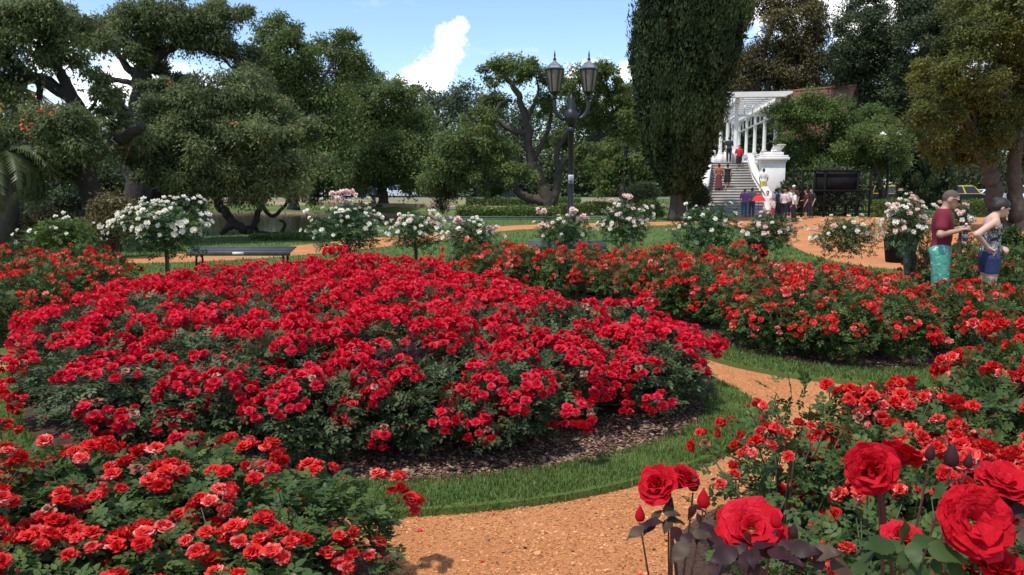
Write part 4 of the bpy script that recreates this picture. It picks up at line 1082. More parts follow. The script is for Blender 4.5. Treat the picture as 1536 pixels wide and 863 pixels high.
# the tall cypress
def cypress(name, label, Y, prof, px_c, py_base, trunk_r, n, size, m, seed=0, trunk_top=258, lumps=90):
    k = Y / F; B0 = np.append(at(px_c, py_base, Y)[:2], 0.0); root = thing(name, label, 'tree', B0)
    b = MB(); r = random.Random(seed)
    for j in range(5):
        a = j * 1.257; rr = trunk_r * k
        e = np.array((math.cos(a) * rr * 2.2, math.sin(a) * rr * 2.0, (py_base - trunk_top) * k * 1.25))
        b.tube(spline([(math.cos(a) * rr * .7, math.sin(a) * rr * .7, -.05), (math.cos(a) * rr * .5, math.sin(a) * rr * .5, e[2] * .45), e], 8, False), np.linspace(rr * .62, rr * .3, len(spline([(0, 0, 0)] * 3, 8, False))), 8)
    b.build('trunk', M_BARK2, root, True)
    ys = np.array([p[0] for p in prof]); xl = np.array([p[1] for p in prof]); xr = np.array([p[2] for p in prof])
    # upright lobes of scale foliage over the surface of a column
    m_ = lumps; py = rng(ys.min(), ys.max(), m_); az = rng(0, 6.283, m_)
    L_ = np.interp(py, ys, xl); R2 = np.interp(py, ys, xr); cx = (L_ + R2) / 2; rad = (R2 - L_) / 2 * k
    C = np.array([at(x, y, Y) for x, y in zip(cx, py)]); lr = rng(.16, .46, m_) * np.minimum(rad, 2.2)
    jit = np.where(rng(0, 1, m_) < .14, rng(1.04, 1.15, m_), rng(.82, 1.03, m_)); C[:, 0] += np.cos(az) * (rad * jit - lr * .95); C[:, 1] += np.sin(az) * (rad * jit - lr * .95)
    pk = RNG.integers(0, m_, n); q = unit(n); q *= rng(.55, 1, n)[:, None]
    P = C[pk] + q * lr[pk][:, None] * np.array((1, 1, 1.9))
    T = np.stack([q[:, 0] * .5, q[:, 1] * .5, np.full(n, .9)], 1) + unit(n) * .45; Nn = q + unit(n) * .5
    ct = RNG.normal(0, .17, m_); ti = np.clip(.42 + ct[pk] + RNG.normal(0, .12, n) + .0 * q[:, 2], 0, 1)
    v, f = scatter(LEAF1[0], LEAF1[1], P, frames(T, Nn), (size * rng(.6, 1.4, n))[:, None] * np.array([[.75, 1, 1]]))
    # inner leaves filling the column, all given one darker tint
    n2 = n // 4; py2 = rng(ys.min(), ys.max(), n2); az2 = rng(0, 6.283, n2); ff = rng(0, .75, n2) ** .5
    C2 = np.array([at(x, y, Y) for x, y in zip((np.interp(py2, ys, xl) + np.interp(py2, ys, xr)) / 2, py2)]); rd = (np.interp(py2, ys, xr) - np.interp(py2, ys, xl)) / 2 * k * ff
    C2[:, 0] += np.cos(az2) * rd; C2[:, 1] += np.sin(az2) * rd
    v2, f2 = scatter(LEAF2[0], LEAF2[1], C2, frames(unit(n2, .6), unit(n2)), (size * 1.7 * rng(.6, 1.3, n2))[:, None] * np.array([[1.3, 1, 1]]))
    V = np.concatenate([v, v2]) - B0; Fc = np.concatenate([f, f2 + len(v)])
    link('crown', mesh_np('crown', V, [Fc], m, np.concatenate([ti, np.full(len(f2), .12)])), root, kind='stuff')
    return root


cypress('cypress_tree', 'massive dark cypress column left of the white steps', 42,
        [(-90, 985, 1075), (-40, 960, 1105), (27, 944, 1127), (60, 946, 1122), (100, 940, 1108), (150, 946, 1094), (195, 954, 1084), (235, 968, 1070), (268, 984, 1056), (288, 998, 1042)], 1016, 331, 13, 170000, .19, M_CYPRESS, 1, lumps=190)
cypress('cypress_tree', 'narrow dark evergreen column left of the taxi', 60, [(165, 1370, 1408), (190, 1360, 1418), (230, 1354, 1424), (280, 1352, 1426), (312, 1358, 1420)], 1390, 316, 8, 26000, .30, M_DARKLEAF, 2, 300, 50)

tree('plane_tree', 'tall brown green tree behind the white pergola', 92,
     [([(1130, 302), (1132, 220), (1128, 160), (1140, 110), (1150, 60), (1165, 20)], 7, 4), ([(1130, 170), (1160, 120), (1195, 85), (1210, 60)], 5, 2), ([(1140, 110), (1115, 85), (1100, 60)], 3, 2)],
     [(1110, 110, 30, 24), (1095, 140, 28, 24), (1150, 85, 34, 26), (1200, 95, 36, 30), (1180, 55, 30, 20), (1165, 30, 26, 14), (1220, 62, 26, 24), (1210, 130, 40, 20), (1140, 130, 40, 20), (1245, 105, 26, 26), (1140, 10, 40, 16), (1225, 25, 26, 20), (1190, 0, 40, 20)],
     M_BROWNLEAF, M_BARK2, 34000, .38, None, .3, seed=21, spread=3)
tree('conifer_tree', 'huge dark tree with dense blackish foliage above the red roof', 86,
     [([(1310, 303), (1308, 200), (1300, 100), (1298, 30)], 8, 4)],
     [(1290, 45, 34, 28), (1275, 85, 30, 26), (1315, 80, 36, 28), (1290, 125, 44, 28), (1335, 120, 36, 30), (1310, 165, 46, 26), (1340, 60, 30, 24), (1350, 165, 34, 30), (1300, 10, 36, 26), (1290, 200, 60, 20), (1345, 205, 40, 24)], M_DARKLEAF, M_BARK, 42000, .36, None, .1, seed=22, spread=3)
tree('conifer_tree', 'tall black green tree between the dark conifer and the yellow green tree', 80,
     [([(1385, 305), (1385, 200), (1390, 100), (1395, 40)], 7, 4)],
     [(1375, 60, 30, 26), (1400, 45, 30, 26), (1385, 20, 40, 22), (1385, 100, 36, 28), (1370, 140, 34, 26), (1420, 85, 34, 30), (1440, 30, 30, 20), (1395, 0, 40, 24), (1440, 0, 40, 24)], M_DARKLEAF, M_BARK, 26000, .36, None, .1, seed=23, spread=3)
tree('round_tree', 'bright green rounded tree to the right of the white steps', 56,
     [([(1235, 317), (1238, 290), (1245, 240), (1240, 200)], 6, 3), ([(1245, 240), (1275, 215), (1290, 195)], 4, 2), ([(1240, 250), (1205, 225), (1190, 205)], 4, 2)],
     [(1205, 165, 40, 24), (1178, 180, 26, 26), (1240, 160, 34, 16), (1300, 185, 40, 24), (1330, 205, 30, 22), (1225, 185, 38, 26), (1250, 172, 30, 18), (1195, 230, 34, 26), (1235, 225, 40, 26), (1270, 205, 36, 24), (1190, 262, 34, 22), (1240, 258, 46, 22), (1185, 285, 26, 16)],
     M_BRIGHTLEAF, M_BARK2, 40000, .20, None, .3, seed=24, spread=2)
tree('round_tree', 'duller green spreading tree over the dark screened booth', 54,
     [([(1325, 318), (1322, 285), (1310, 245), (1300, 215)], 6, 3), ([(1310, 245), (1335, 225), (1345, 215)], 3, 2)],
     [(1290, 215, 36, 22), (1325, 215, 32, 22), (1300, 240, 46, 18), (1335, 245, 26, 20), (1265, 238, 36, 18), (1320, 195, 30, 16), (1345, 228, 16, 18)], M_CEIBO2, M_BARK2, 26000, .19, None, .4, seed=25, spread=2)
tree('acacia_tree', 'large yellow green tree with two thick trunks at the right edge', 33,
     [([(1496, 347), (1494, 310), (1488, 270), (1474, 230), (1460, 190)], 15, 8), ([(1528, 347), (1524, 300), (1522, 250), (1530, 200)], 13, 7), ([(1474, 230), (1500, 190), (1510, 140)], 7, 3), ([(1460, 190), (1430, 160), (1410, 130)], 6, 3), ([(1460, 190), (1465, 130), (1470, 80)], 5, 2)],
     [(1500, 50, 50, 32), (1455, 62, 40, 28), (1535, 90, 40, 34), (1415, 92, 34, 26), (1460, 105, 46, 28), (1505, 120, 46, 30), (1400, 130, 38, 26), (1435, 150, 46, 28), (1485, 165, 48, 30), (1530, 165, 40, 34), (1412, 180, 40, 26), (1450, 200, 44, 26), (1500, 215, 40, 26), (1425, 222, 40, 20), (1540, 230, 26, 30), (1480, 15, 60, 26), (1540, 20, 50, 30), (1460, 240, 30, 16)],
     M_YELLOWLEAF, M_BARKL, 62000, .17, None, .35, seed=26, spread=2.2)

# ------------------------------------------------------------------ shrubs, hedges, palms


def shrub(name, label, px, y0, y1, wpx, Y, m, n, size, cat='shrub', group=None, clump=.34, up=.2):
    c = at(px, (y0 + y1) / 2, Y); k = Y / F; rx = wpx / 2 * k; rz = (y1 - y0) / 2 * k; B0 = np.array((c[0], Y, 0.0))
    root = thing(name, label, cat, B0, 0, group)
    V, Fc, T = leaf_cloud([(c, (rx * .78, rx * .7, rz * .82))], n, size, .0, clump=clump, flat=.9, dens=40, up=up)
    kz = V[:, 2] < .02; V[kz, 2] = .02
    link('foliage', mesh_np('foliage', V - B0, [Fc], m, T), root, kind='stuff')
    b = MB()
    for j in range(7):
        a = j * .9; b.tube([(math.cos(a) * .05, math.sin(a) * .05, 0), (math.cos(a) * rx * .3, math.sin(a) * rx * .3, c[2] * .7), (math.cos(a) * rx * .55, math.sin(a) * rx * .55, c[2] + rz * .3)], [.02, .015, .006], 5)
    b.build('stem', M_BARK, root, True, kind='stuff'); return root


shrub('shrub', 'tall bronze brown shrub behind the white standard rose', 172, 285, 402, 92, 20.5, M_BROWNLEAF, 9000, .075)
shrub('shrub', 'loose reddish green shrub behind the pale yellow rose', 72, 306, 392, 100, 22, M_REDTIP, 6000, .08)
shrub('shrub', 'dark mound of foliage at the foot of the leaning tree', 90, 285, 362, 120, 27, M_DARKLEAF, 7000, .11)
shrub('shrub', 'dark shrub filling the left edge under the palm fronds', 0, 270, 365, 110, 28, M_DARKLEAF, 7000, .11)
shrub('shrub', 'dark green bush behind the steps of the coral tree trunk', 268, 290, 350, 110, 36, M_DARKLEAF, 6000, .12)
shrub('shrub', 'thin twiggy shrub with reddish leaves on the lake shore', 664, 262, 322, 56, 52, M_REDTIP, 3500, .15)
shrub('shrub', 'tall dark foliage seen between the white pergola columns', 1128, 160, 300, 110, 84, M_DARKLEAF, 9000, .4)
shrub('shrub', 'dark rounded bush at the left foot of the steps', 1048, 272, 328, 40, 46.5, M_DARKLEAF, 6000, .13)
shrub('shrub', 'low dark bush left of the cypress trunk', 968, 272, 318, 70, 52, M_CEIBO, 5000, .14)
shrub('shrub', 'bright yellow green bush in front of the cypress', 980, 300, 332, 52, 44, M_BRIGHTLEAF, 4500, .10)
shrub('shrub', 'rounded olive shrub at the left end of the far road', 270, 275, 305, 80, 80, M_DARKLEAF, 4000, .25)
shrub('shrub', 'dark shrub mass behind the black screen', 1253, 250, 320, 130, 50, M_DARKLEAF, 12000, .18)
shrub('shrub', 'dark bushes below the bright rounded tree', 1190, 268, 322, 60, 50, M_DARKLEAF, 6000, .16)
shrub('shrub', 'deep green shrub behind the man in the maroon shirt', 1375, 262, 318, 70, 62, M_DARKLEAF, 5000, .2)
shrub('shrub', 'thinly leaved shrub beside the trunk at the right edge', 1520, 330, 400, 70, 17, M_LEAF_ROSE, 5000, .07)
shrub('shrub', 'dark foliage behind the parked cars at the right', 1450, 225, 300, 200, 104, M_DARKLEAF, 9000, .4)
for i, px in enumerate((20, 130, 240, 350, 450, 560, 680, 790, 900)):
    shrub('shrub', ['dark shrubbery far behind the leaning tree at left', 'dark shrubbery beyond the lake behind the bronze shrub', 'dark shrubbery beyond the lake behind the low coral tree', 'dark shrubbery beyond the road left of the bench', 'dark shrubbery beyond the road right of the bare limbs',
                    'dark shrubbery behind the thin lamp post', 'dark shrubbery behind the white parked van', 'dark shrubbery behind the twisted coral tree', 'dark shrubbery behind the willow-like tree'][i], px, 232, 297, 150, 127, M_DARKLEAF, 8000, .5, group='dark shrubbery beyond the road')


def hedge(name, label, x0, x1, ytop, Y, dp, m, n, size, flowers=None):
    a, b_ = at(x0, ytop, Y), at(x1, ytop, Y); h = a[2]; root = thing(name, label, 'hedge', ((a[0] + b_[0]) / 2, Y, 0)); w = b_[0] - a[0]
    P = np.stack([rng(-w / 2, w / 2, n), rng(-dp / 2, dp / 2, n), rng(.02, h, n)], 1)
    e = RNG.integers(0, 3, n); P[e == 0, 2] = h + RNG.normal(0, .05, (e == 0).sum()) + .06 * np.sin(P[e == 0, 0] * 2.1); P[e == 1, 1] = -dp / 2 + RNG.normal(0, .05, (e == 1).sum())
    V, Fc = scatter(LEAF2[0], LEAF2[1], P, frames(unit(n, .5), unit(n, .4)), (size * rng(.6, 1.3, n))[:, None]); ti = np.clip(RNG.normal(.5, .2, n), 0, 1)
    link('foliage', mesh_np('foliage', V, [Fc], m, np.repeat(ti, 2)), root, kind='stuff')
    if flowers:
        k = RNG.integers(0, n, flowers); p = P[k]; p[:, 2] += .05
        f = MB()
        for q in p:
            Vq, qd, t = rose_np(LAY_C, 2, 1, .1, random.randrange(99)); f.addnp(Vq * .16 + q, qd, t)
        f.build('flower', M_YFLOWER, root, True, kind='stuff')
    return root


M_YFLOWER = tint_mat('yellow_flower', G3((.75, .55, .10), (.82, .70, .22), (.86, .80, .50)), .55, .2, .2)
hedge('flower_bed', 'bed of green plants dotted with yellow flowers behind the low rail', 686, 838, 313, 46, 3.0, M_BRIGHTLEAF, 9000, .13, 60)
hedge('hedge', 'clipped dark green hedge to the right of the twisted tree trunk', 838, 925, 307, 50, 2.0, M_CEIBO2, 7000, .13)
hedge('hedge', 'clipped bright hedge between the booth and the black pot', 1304, 1366, 302, 47, 1.6, M_BRIGHTLEAF, 5000, .12)
hedge('hedge', 'bright low hedge behind the couple below the taxi', 1418, 1490, 303, 48, 2.0, M_BRIGHTLEAF, 5500, .12)
hedge('hedge', 'yellowish clipped hedge across the lake by the road', 700, 870, 299, 72, 2.0, M_BRIGHTLEAF, 6000, .2)
hedge('hedge', 'low dark hedge on the lake edge behind the grey bench', 380, 475, 353, 27.5, .7, M_CEIBO2, 5000, .08)


def palm(name, label, px, py, Y, nf, ln, m, seed, arch=1.0, trunk=True, dirs=None):
    r = random.Random(seed); c = at(px, py, Y); root = thing(name, label, 'palm', (c[0], Y, 0)); h = c[2]
    if trunk:
        b = MB(); b.tube([(0, 0, -.05), (.03, 0, h * .5), (0, 0, h)], [.32, .26, .24], 12); b.build('trunk', M_BARK2, root, True)
    for i in range(nf):
        a = 6.283 * i / nf + r.uniform(-.2, .2); el = r.uniform(-.2, 1.1); L = ln * r.uniform(.8, 1.1); P = []; p = np.array((0, 0, h)); ang = el
        for k in range(9):
            P.append(p.copy()); p = p + np.array((math.cos(a) * math.cos(ang), math.sin(a) * math.cos(ang), math.sin(ang))) * L / 9; ang -= arch * .24
        b = MB(); P = np.array(P); b.tube(P, np.linspace(.03, .006, 9), 4)
        side = np.array((-math.sin(a), math.cos(a), 0))
        for k in range(1, 26):
            t = k / 26 * 8; j = int(t); q = P[j] + (P[min(j + 1, 8)] - P[j]) * (t - j); d = P[min(j + 1, 8)] - P[j]; d = d / (np.linalg.norm(d) + 1e-6)
            for s in (-1, 1):
                w = L * .24 * math.sin(math.pi * (.12 + .8 * k / 26)); e = q + (side * s * .8 + d * .6 + np.array((0, 0, -.30))) * w
                n_ = np.array((0, 0, .018 * ln)); b.add([q - d * .02 * ln, q + d * .02 * ln, (q + e) / 2 + n_, e], [(0, 1, 2), (0, 2, 3)], min(1, max(0, r.gauss(.5, .18))))
        b.build('frond', m, root)
    return root


palm('palm', 'low palm with drooping grey green fronds at the left edge', 4, 232, 22, 17, 2.4, M_FROND, 3, 1.2)
palm('palm', 'yellowing palm crown glimpsed behind the leaning limb at the left', 22, 140, 36, 18, 2.6, M_YFROND, 4, 1.0)

# ------------------------------------------------------------------ street lamps
def Z(px, py, Y): return float(at(px, py, Y)[2])


def lamp(label, px, Y, ztop, half, s=1.0, plate=False, rz=0.0, white=False):
    c = at(px, 277, Y); root = thing('street_lamp', label, 'street lamp', (c[0], Y, 0), rz, 'black double lantern lamps')
    zl = ztop - 1.25 * s          # foot of the lantern glass
    zj = zl - .75 * s             # where the arms leave the pole
    b = MB(); b.lathe([(.24 * s, 0), (.24 * s, .25), (.19 * s, .3), (.17 * s, .8), (.20 * s, .84), (.20 * s, .92), (.13 * s, 1.0), (.098 * s, 1.1), (.088 * s, zj - .5), (.13 * s, zj - .46), (.13 * s, zj - .38), (.09 * s, zj - .3)], n=14); b.build('pole', M_IRON, root, True)
    b = MB(); b.lathe([(.10 * s, zj - .3), (.19 * s, zj - .16), (.24 * s, zj + .02), (.20 * s, zj + .16), (.12 * s, zj + .25), (.15 * s, zj + .36), (.09 * s, zj + .44), (.11 * s, zj + .52), (.05 * s, zj + .6), (.01, zj + .72)], n=14); b.build('head', M_IRON, root, True)
    for sd in (-1, 1):
        P = spline([(sd * .14 * s, 0, zj), (sd * half * .55, 0, zj - .06), (sd * half * .92, 0, zj + .16), (sd * half, 0, zl - .22)], 18, False)
        b = MB(); b.tube(P, np.linspace(.075, .055, len(P)) * s, 8)
        P2 = spline([(sd * .16 * s, 0, zj + .2), (sd * half * .4, 0, zj + .26), (sd * half * .5, 0, zj + .1), (sd * half * .36, 0, zj + .06)], 14, False); b.tube(P2, .03 * s, 6); b.build('arm', M_IRON, root, True)
        b = MB(); b.lathe([(.05 * s, zl - .24), (.10 * s, zl - .2), (.06 * s, zl - .12), (.14 * s, zl - .05), (.19 * s, zl - .01), (.19 * s, zl)], (sd * half, 0, 0), 12)
        r0, r1, h = .165 * s, .275 * s, .64 * s
        for k in range(6):
            a = k * math.pi / 3; cs, sn = math.cos(a), math.sin(a)
            b.tube([(sd * half + r0 * cs, r0 * sn, zl), (sd * half + r1 * cs, r1 * sn, zl + h)], .018 * s, 5)
        b.lathe([(r1 + .02, zl + h), (r1 + .035 * s, zl + h + .015), (r1 + .03 * s, zl + h + .05), (r1 - .03, zl + h + .05)], (sd * half, 0, 0), 6)
        ln = b.build('lantern', M_IRON, root)
        for k in range(6):
            a, a2 = k * math.pi / 3, (k + 1) * math.pi / 3; q = .985; b = MB()
            pts = []
            for rr, z in ((r0, zl + .005), (r1, zl + h - .005)):
                for an in (a, a2): pts.append((sd * half + rr * q * math.cos(an), rr * q * math.sin(an), z))
            c3 = np.mean(pts, 0); inn = [tuple(np.array(p) + (np.array((sd * half, 0, p[2])) - p) * .05) for p in pts]
            b.add(pts + inn, [(0, 1, 3, 2), (5, 4, 6, 7), (0, 2, 6, 4), (1, 5, 7, 3)]); b.build('pane', M_PANE, ln)
        b = MB(); b.lathe([(r1 + .02, zl + h + .05), (.22 * s, zl + h + .13), (.10 * s, zl + h + .22), (.06 * s, zl + h + .26), (.04 * s, zl + h + .30)], (sd * half, 0, 0), 6); b.build('cap', M_STUCCO if white else M_CAPMETAL, ln)
        b = MB(); b.lathe([(.045 * s, zl + h + .30), (.05 * s, zl + h + .34), (.022 * s, zl + h + .38), (.028 * s, zl + h + .46), (.004, ztop)], (sd * half, 0, 0), 8); b.build('finial', M_IRON, ln, True)
    if plate:
        b = MB(); zp = Z(px, 269, Y); b.box((0, -.122, zp), (.17, .012, .27)); pl = b.build('plate', mat('enamel_plate', (.42, .42, .42), .5, .1, 5), root)
        b = MB()
        for k in range(3): b.box((0, -.1295, zp + .07 - k * .055), (.10 - .02 * (k % 2), .003, .018))
        b.box((0, -.1295, zp - .09), (.05, .003, .04)); b.build('print', M_BLACK, pl, kind='stuff')
    return root


lamp('tall black lamp post with two lanterns standing in front of the twisted coral tree', 856, 25, Z(856, 75, 25), .525, 1.0, True)
lamp('distant black lamp with two lanterns just left of the cypress', 945, 63, Z(945, 197, 63), .45, .95)
lamp('thin black lamp post on the far lake bank in front of the drooping tree', 560, 79, Z(560, 190, 79), .45, 1.1)
lamp('black lamp with pale caps under the dull green tree right of the booth', 1331, 53, Z(1331, 190, 53), .50, 1.0, white=True)

# ------------------------------------------------------------------ benches and rails


def bench(label, x0, x1, y, Y, plaque=None):
    a, b_ = at(x0, y, Y), at(x1, y, Y); w = b_[0] - a[0]; z = a[2]; root = thing('bench', label, 'bench', ((a[0] + b_[0]) / 2, Y, 0), 0, 'grey park benches on the lawn')
    for k in range(4):
        b = MB(); b.box((0, -.18 + k * .135, z - .025 + .022 * k), (w, .118, .035), bev=.008); b.build('slat', M_BENCH, root)
    b = MB(); b.box((0, -.255, z - .06), (w, .03, .10), bev=.008); b.build('apron', M_BENCH, root)
    for sx in (-1, 1):
        b = MB(); x = sx * w * .42; b.tube([(x, -.2, 0), (x, -.16, z * .6), (x, -.18, z - .05)], .024, 8); b.tube([(x, .22, 0), (x, .17, z * .6), (x, .22, z + .02)], .024, 8)
        b.tube([(x, -.17, .16), (x, .19, .16)], .016, 6); b.tube([(x, -.19, z - .062), (x, .24, z - .01)], .02, 6); b.build('leg', M_IRON, root, True)
    if plaque is not None:
        b = MB(); px_ = at(plaque, y, Y)[0] - (a[0] + b_[0]) / 2; b.box((px_, -.272, z - .055), (.24, .005, .06)); b.build('plaque', M_STUCCO, root)
    return root


bench('long grey bench with a white plaque left of the bushy white rose', 286, 440, 375, 17.6, 363)
bench('grey bench half hidden behind the coral roses below the pink and white bush', 792, 908, 366, 19.3)
bench('grey bench end at the far left edge behind the orange red roses', -60, 26, 386, 16.4)


def low_rail(label, x0, x1, y, Y):
    a, b_ = at(x0, y, Y), at(x1, y, Y); w = b_[0] - a[0]; z = max(.25, a[2]); root = thing('low_rail', label, 'rail', ((a[0] + b_[0]) / 2, Y, 0), 0, 'low green rails along the flower beds')
    for zz_ in (z - .03, z * .45):
        b = MB(); b.box((0, 0, zz_), (w, .05, .07), bev=.01); b.build('rail', M_RAIL, root)
    n = max(2, int(w / 1.6))
    for k in range(n + 1):
        b = MB(); b.box((-w / 2 + w * k / n, .052, z * .5), (.07, .05, z), bev=.01); b.build('post', M_RAIL, root)


low_rail('low green rail in front of the yellow flower bed', 668, 836, 329, 41.5)
low_rail('low green rail below the clipped dark hedge', 850, 955, 330, 41.5)
low_rail('faint green rail behind the yellow flower bed at the lake', 640, 840, 312, 58)

# ------------------------------------------------------------------ white steps and pergola
AX = np.array((.14, .990)); PX = np.array((.990, -.14))
BR = thing('pergola_bridge', 'white bridge with broad stone steps rising to a columned pergola', 'bridge', (13.45, 47, 0))
S0 = np.array((13.45, 47.0)); b0 = np.array((13.45, 47.0, 0.0)); RZ = math.atan2(PX[1], PX[0])
NST = 20; RISE = .168; RUN = .335


def bpos(s, o, z): p = AX * s + PX * o; return np.array((p[0], p[1], z))


hw = lambda i: 2.15 - .85 * min(1, i / 13) ** .8
for i in range(NST):
    b = MB(); b.box(bpos(i * RUN + RUN / 2, 0, (i + 1) * RISE / 2), (hw(i) * 2, RUN, (i + 1) * RISE), RZ)
    b.box(bpos(i * RUN - .008, 0, (i + 1) * RISE - .022), (hw(i) * 2 - .02, .04, .05), RZ); b.build('step', M_STEP, BR)


def wall_loft(pts, th, nm, cap=.06):
    """a parapet: points (s, o, zbottom, ztop)"""
    b = MB(); V = []; 
    for i, (s, o, z0, z1) in enumerate(pts):
        for q in (-th / 2, th / 2):
            for z in (z0, z1): V.append(bpos(s, o + q, z))
    Fs = []
    for i in range(len(pts) - 1):
        a = i * 4; c = a + 4; Fs += [(a, c, c + 1, a + 1), (a + 2, a + 3, c + 3, c + 2), (a + 1, c + 1, c + 3, a + 3)]
    e = (len(pts) - 1) * 4; Fs += [(0, 1, 3, 2), (e, e + 2, e + 3, e + 1)]; b.add(V, Fs); w = b.build(nm, M_STUCCO, BR)
    b = MB(); V = []; t2 = th / 2 + cap
    for (s, o, z0, z1) in pts:
        for q, z in ((-t2, z1 + .004), (t2, z1 + .004), (t2, z1 + .11), (-t2, z1 + .11)): V.append(bpos(s, o + q, z))
    Fs = []
    for i in range(len(pts) - 1):
        a = i * 4; c = a + 4
        for k in range(4): k2 = (k + 1) % 4; Fs.append((a + k, a + k2, c + k2, c + k))
    Fs += [(0, 3, 2, 1), (e, e + 1, e + 2, e + 3)]; b.add(V, Fs); b.build('coping', M_STUCCO, w)


ss = np.linspace(-.25, NST * RUN + .2, 14)
for sd in (-1, 1):
    wall_loft([(s, sd * (hw(max(0, s / RUN)) + .17), 0, max(.55, s / RUN * RISE + (.95 if sd < 0 else .42) - .25 * math.exp(-s))) for s in ss], .30, 'parapet')
b = MB()
for zz_, sz in ((.45, .52), (.93, .62), (1.0, .50), (1.08, .34)):
    b.box(bpos(-.40, -2.55, zz_ / 2 if zz_ == .45 else zz_), (sz, sz, zz_ * 2 if zz_ == .45 else .08), RZ)
b.build('newel', M_STUCCO, BR)
# flared wing wall at the left foot
wall_loft([(-.2, -2.62, 0, .9), (.5, -2.9, .2, 1.25), (1.2, -3.2, .5, 1.75), (1.9, -3.55, 1.0, 2.2)], .18, 'wing_wall', .04)
# big pedestal on the right
ps, po = 4.6, 2.5
for nm, dims in (('pedestal', [(1.45, 0, 3.30)]), ('pedestal_base', [(1.7, .001, .45)]), ('cornice', [(1.58, 3.30, 3.42), (1.85, 3.42, 3.60), (1.72, 3.60, 3.72), (1.2, 3.72, 3.92)])):
    b = MB()
    for (w_, z0, z1) in dims: b.box(bpos(ps, po, (z0 + z1) / 2), (w_, w_, z1 - z0), RZ, bev=.02)
    b.build(nm, M_STUCCO, BR)
DZ = NST * RISE; D0 = NST * RUN; DL = 26.0; po2 = 1.9
b = MB(); b.box(bpos(D0 + DL / 2, .85, DZ - .2), (5.4, DL, .4), RZ); b.build('deck', M_STEP, BR)
for k in range(4):
    b = MB(); b.box(bpos(D0 + .8 + k * 8, .85, (DZ - .405) / 2), (5.0, 1.2, DZ - .405), RZ); b.build('pier', M_STUCCO, BR)
for o_ in (-1.62, 3.2):
    wall_loft([(D0 + .22, o_, DZ - .1, DZ + .68), (D0 + DL, o_, DZ - .1, DZ + .68)], .28, 'deck_parapet')
colm = MB(); colm.box((0, 0, .06), (.36, .36, .12), bev=.015); colm.lathe([(.15, .12), (.165, .16), (.135, .22), (.13, 1.4), (.115, 2.82), (.15, 2.88), (.15, 2.93)], n=14); colm.box((0, 0, 2.985), (.34, .34, .11), bev=.015)
cme = colm.mesh('column', M_STUCCO, True); CZ = DZ + .89; CH_ = 3.04
NB = 6; BAY = 4.4
for sd in (-1, 1):
    for k in range(NB):
        o = link('column', cme, BR); p = bpos(D0 + .9 + k * BAY, po2 + sd * 1.3, CZ); o.location = p; o.rotation_euler = (0, 0, RZ)
        # pier under the column on the parapet line
        b = MB(); b.box(bpos(D0 + .9 + k * BAY, po2 + sd * 1.3, (DZ + CZ) / 2), (.46, .46, CZ - DZ - .004), RZ); b.build('column_plinth', M_STUCCO, BR)
    b = MB(); b.box(bpos(D0 + .9 + (NB - 1) * BAY / 2, po2 + sd * 1.3, CZ + CH_ + .16), (.26, (NB - 1) * BAY + 1.0, .30), RZ); b.build('beam', M_STUCCO, BR)
    b = MB(); b.box(bpos(D0 + .9 + (NB - 1) * BAY / 2, po2 + sd * 1.3, CZ + CH_ - .80), (.12, (NB - 1) * BAY, .12), RZ); b.build('lower_rail', M_STUCCO, BR)
    for k in range((NB - 1) * 4):
        if k % 2: continue
        b = MB(); b.box(bpos(D0 + .9 + k * BAY / 4, po2 + sd * 1.3, CZ + CH_ - .365), (.07, .07, .745), RZ); b.build('lattice_bar', M_STUCCO, BR)
b = MB(); b.box((0, 0, 0), (3.7, .10, .20)); rme = b.mesh('rafter', M_STUCCO)
for k in range(16):
    o = link('rafter', rme, BR); o.location = bpos(D0 + .75 + k * 1.47, po2, CZ + CH_ + .434); o.rotation_euler = (0, 0, RZ)
for j in range(2):
    b = MB(); b.box(bpos(D0 + .9 + (NB - 1) * BAY / 2, po2 - .8 + j * 1.6, CZ + CH_ + .592), (.10, (NB - 1) * BAY + 1.4, .07), RZ); b.build('lath', M_STUCCO, BR)
b = MB()
V = []
for q in (-.35, .25):
    for (o_, z) in ((-1.6, 0), (1.6, 0), (2.1, .24), (2.1, .34), (-2.1, .34), (-2.1, .24)): V.append(bpos(D0 + .25 + q, po2 + o_, CZ + CH_ + .32 + z))
b.add(V, [(0, 1, 2, 3, 4, 5), (11, 10, 9, 8, 7, 6)] + [(i, i + 6, (i + 1) % 6 + 6, (i + 1) % 6) for i in range(6)]); b.build('front_fascia', M_STUCCO, BR)
b = MB(); b.box(bpos(D0 + .9, po2, CZ + CH_ - .8), (2.46, .10, .12), RZ)
for j in range(1, 5): b.box(bpos(D0 + .9, po2 - 1.3 + j * .52, CZ + CH_ - .365), (.07, .07, .745), RZ)
b.build('front_lattice', M_STUCCO, BR)
up_ = bpos(ps, po + .42, 3.92) + b0; UR = thing('stone_urn', 'pale stone urn with trailing green plant on the white pedestal', 'urn', up_)
b = MB(); b.lathe([(.16, 0), (.18, .05), (.08, .1), (.2, .22), (.36, .42), (.40, .46), (.40, .5), (.3, .5)], n=18); b.build('bowl', M_STUCCO, UR, True)
V, Fc, T = leaf_cloud([(np.array((0, 0, .62)), (.42, .4, .26))], 700, .12, .3); link('plant', mesh_np('plant', V, [Fc], M_BRIGHTLEAF, T), UR, kind='stuff')

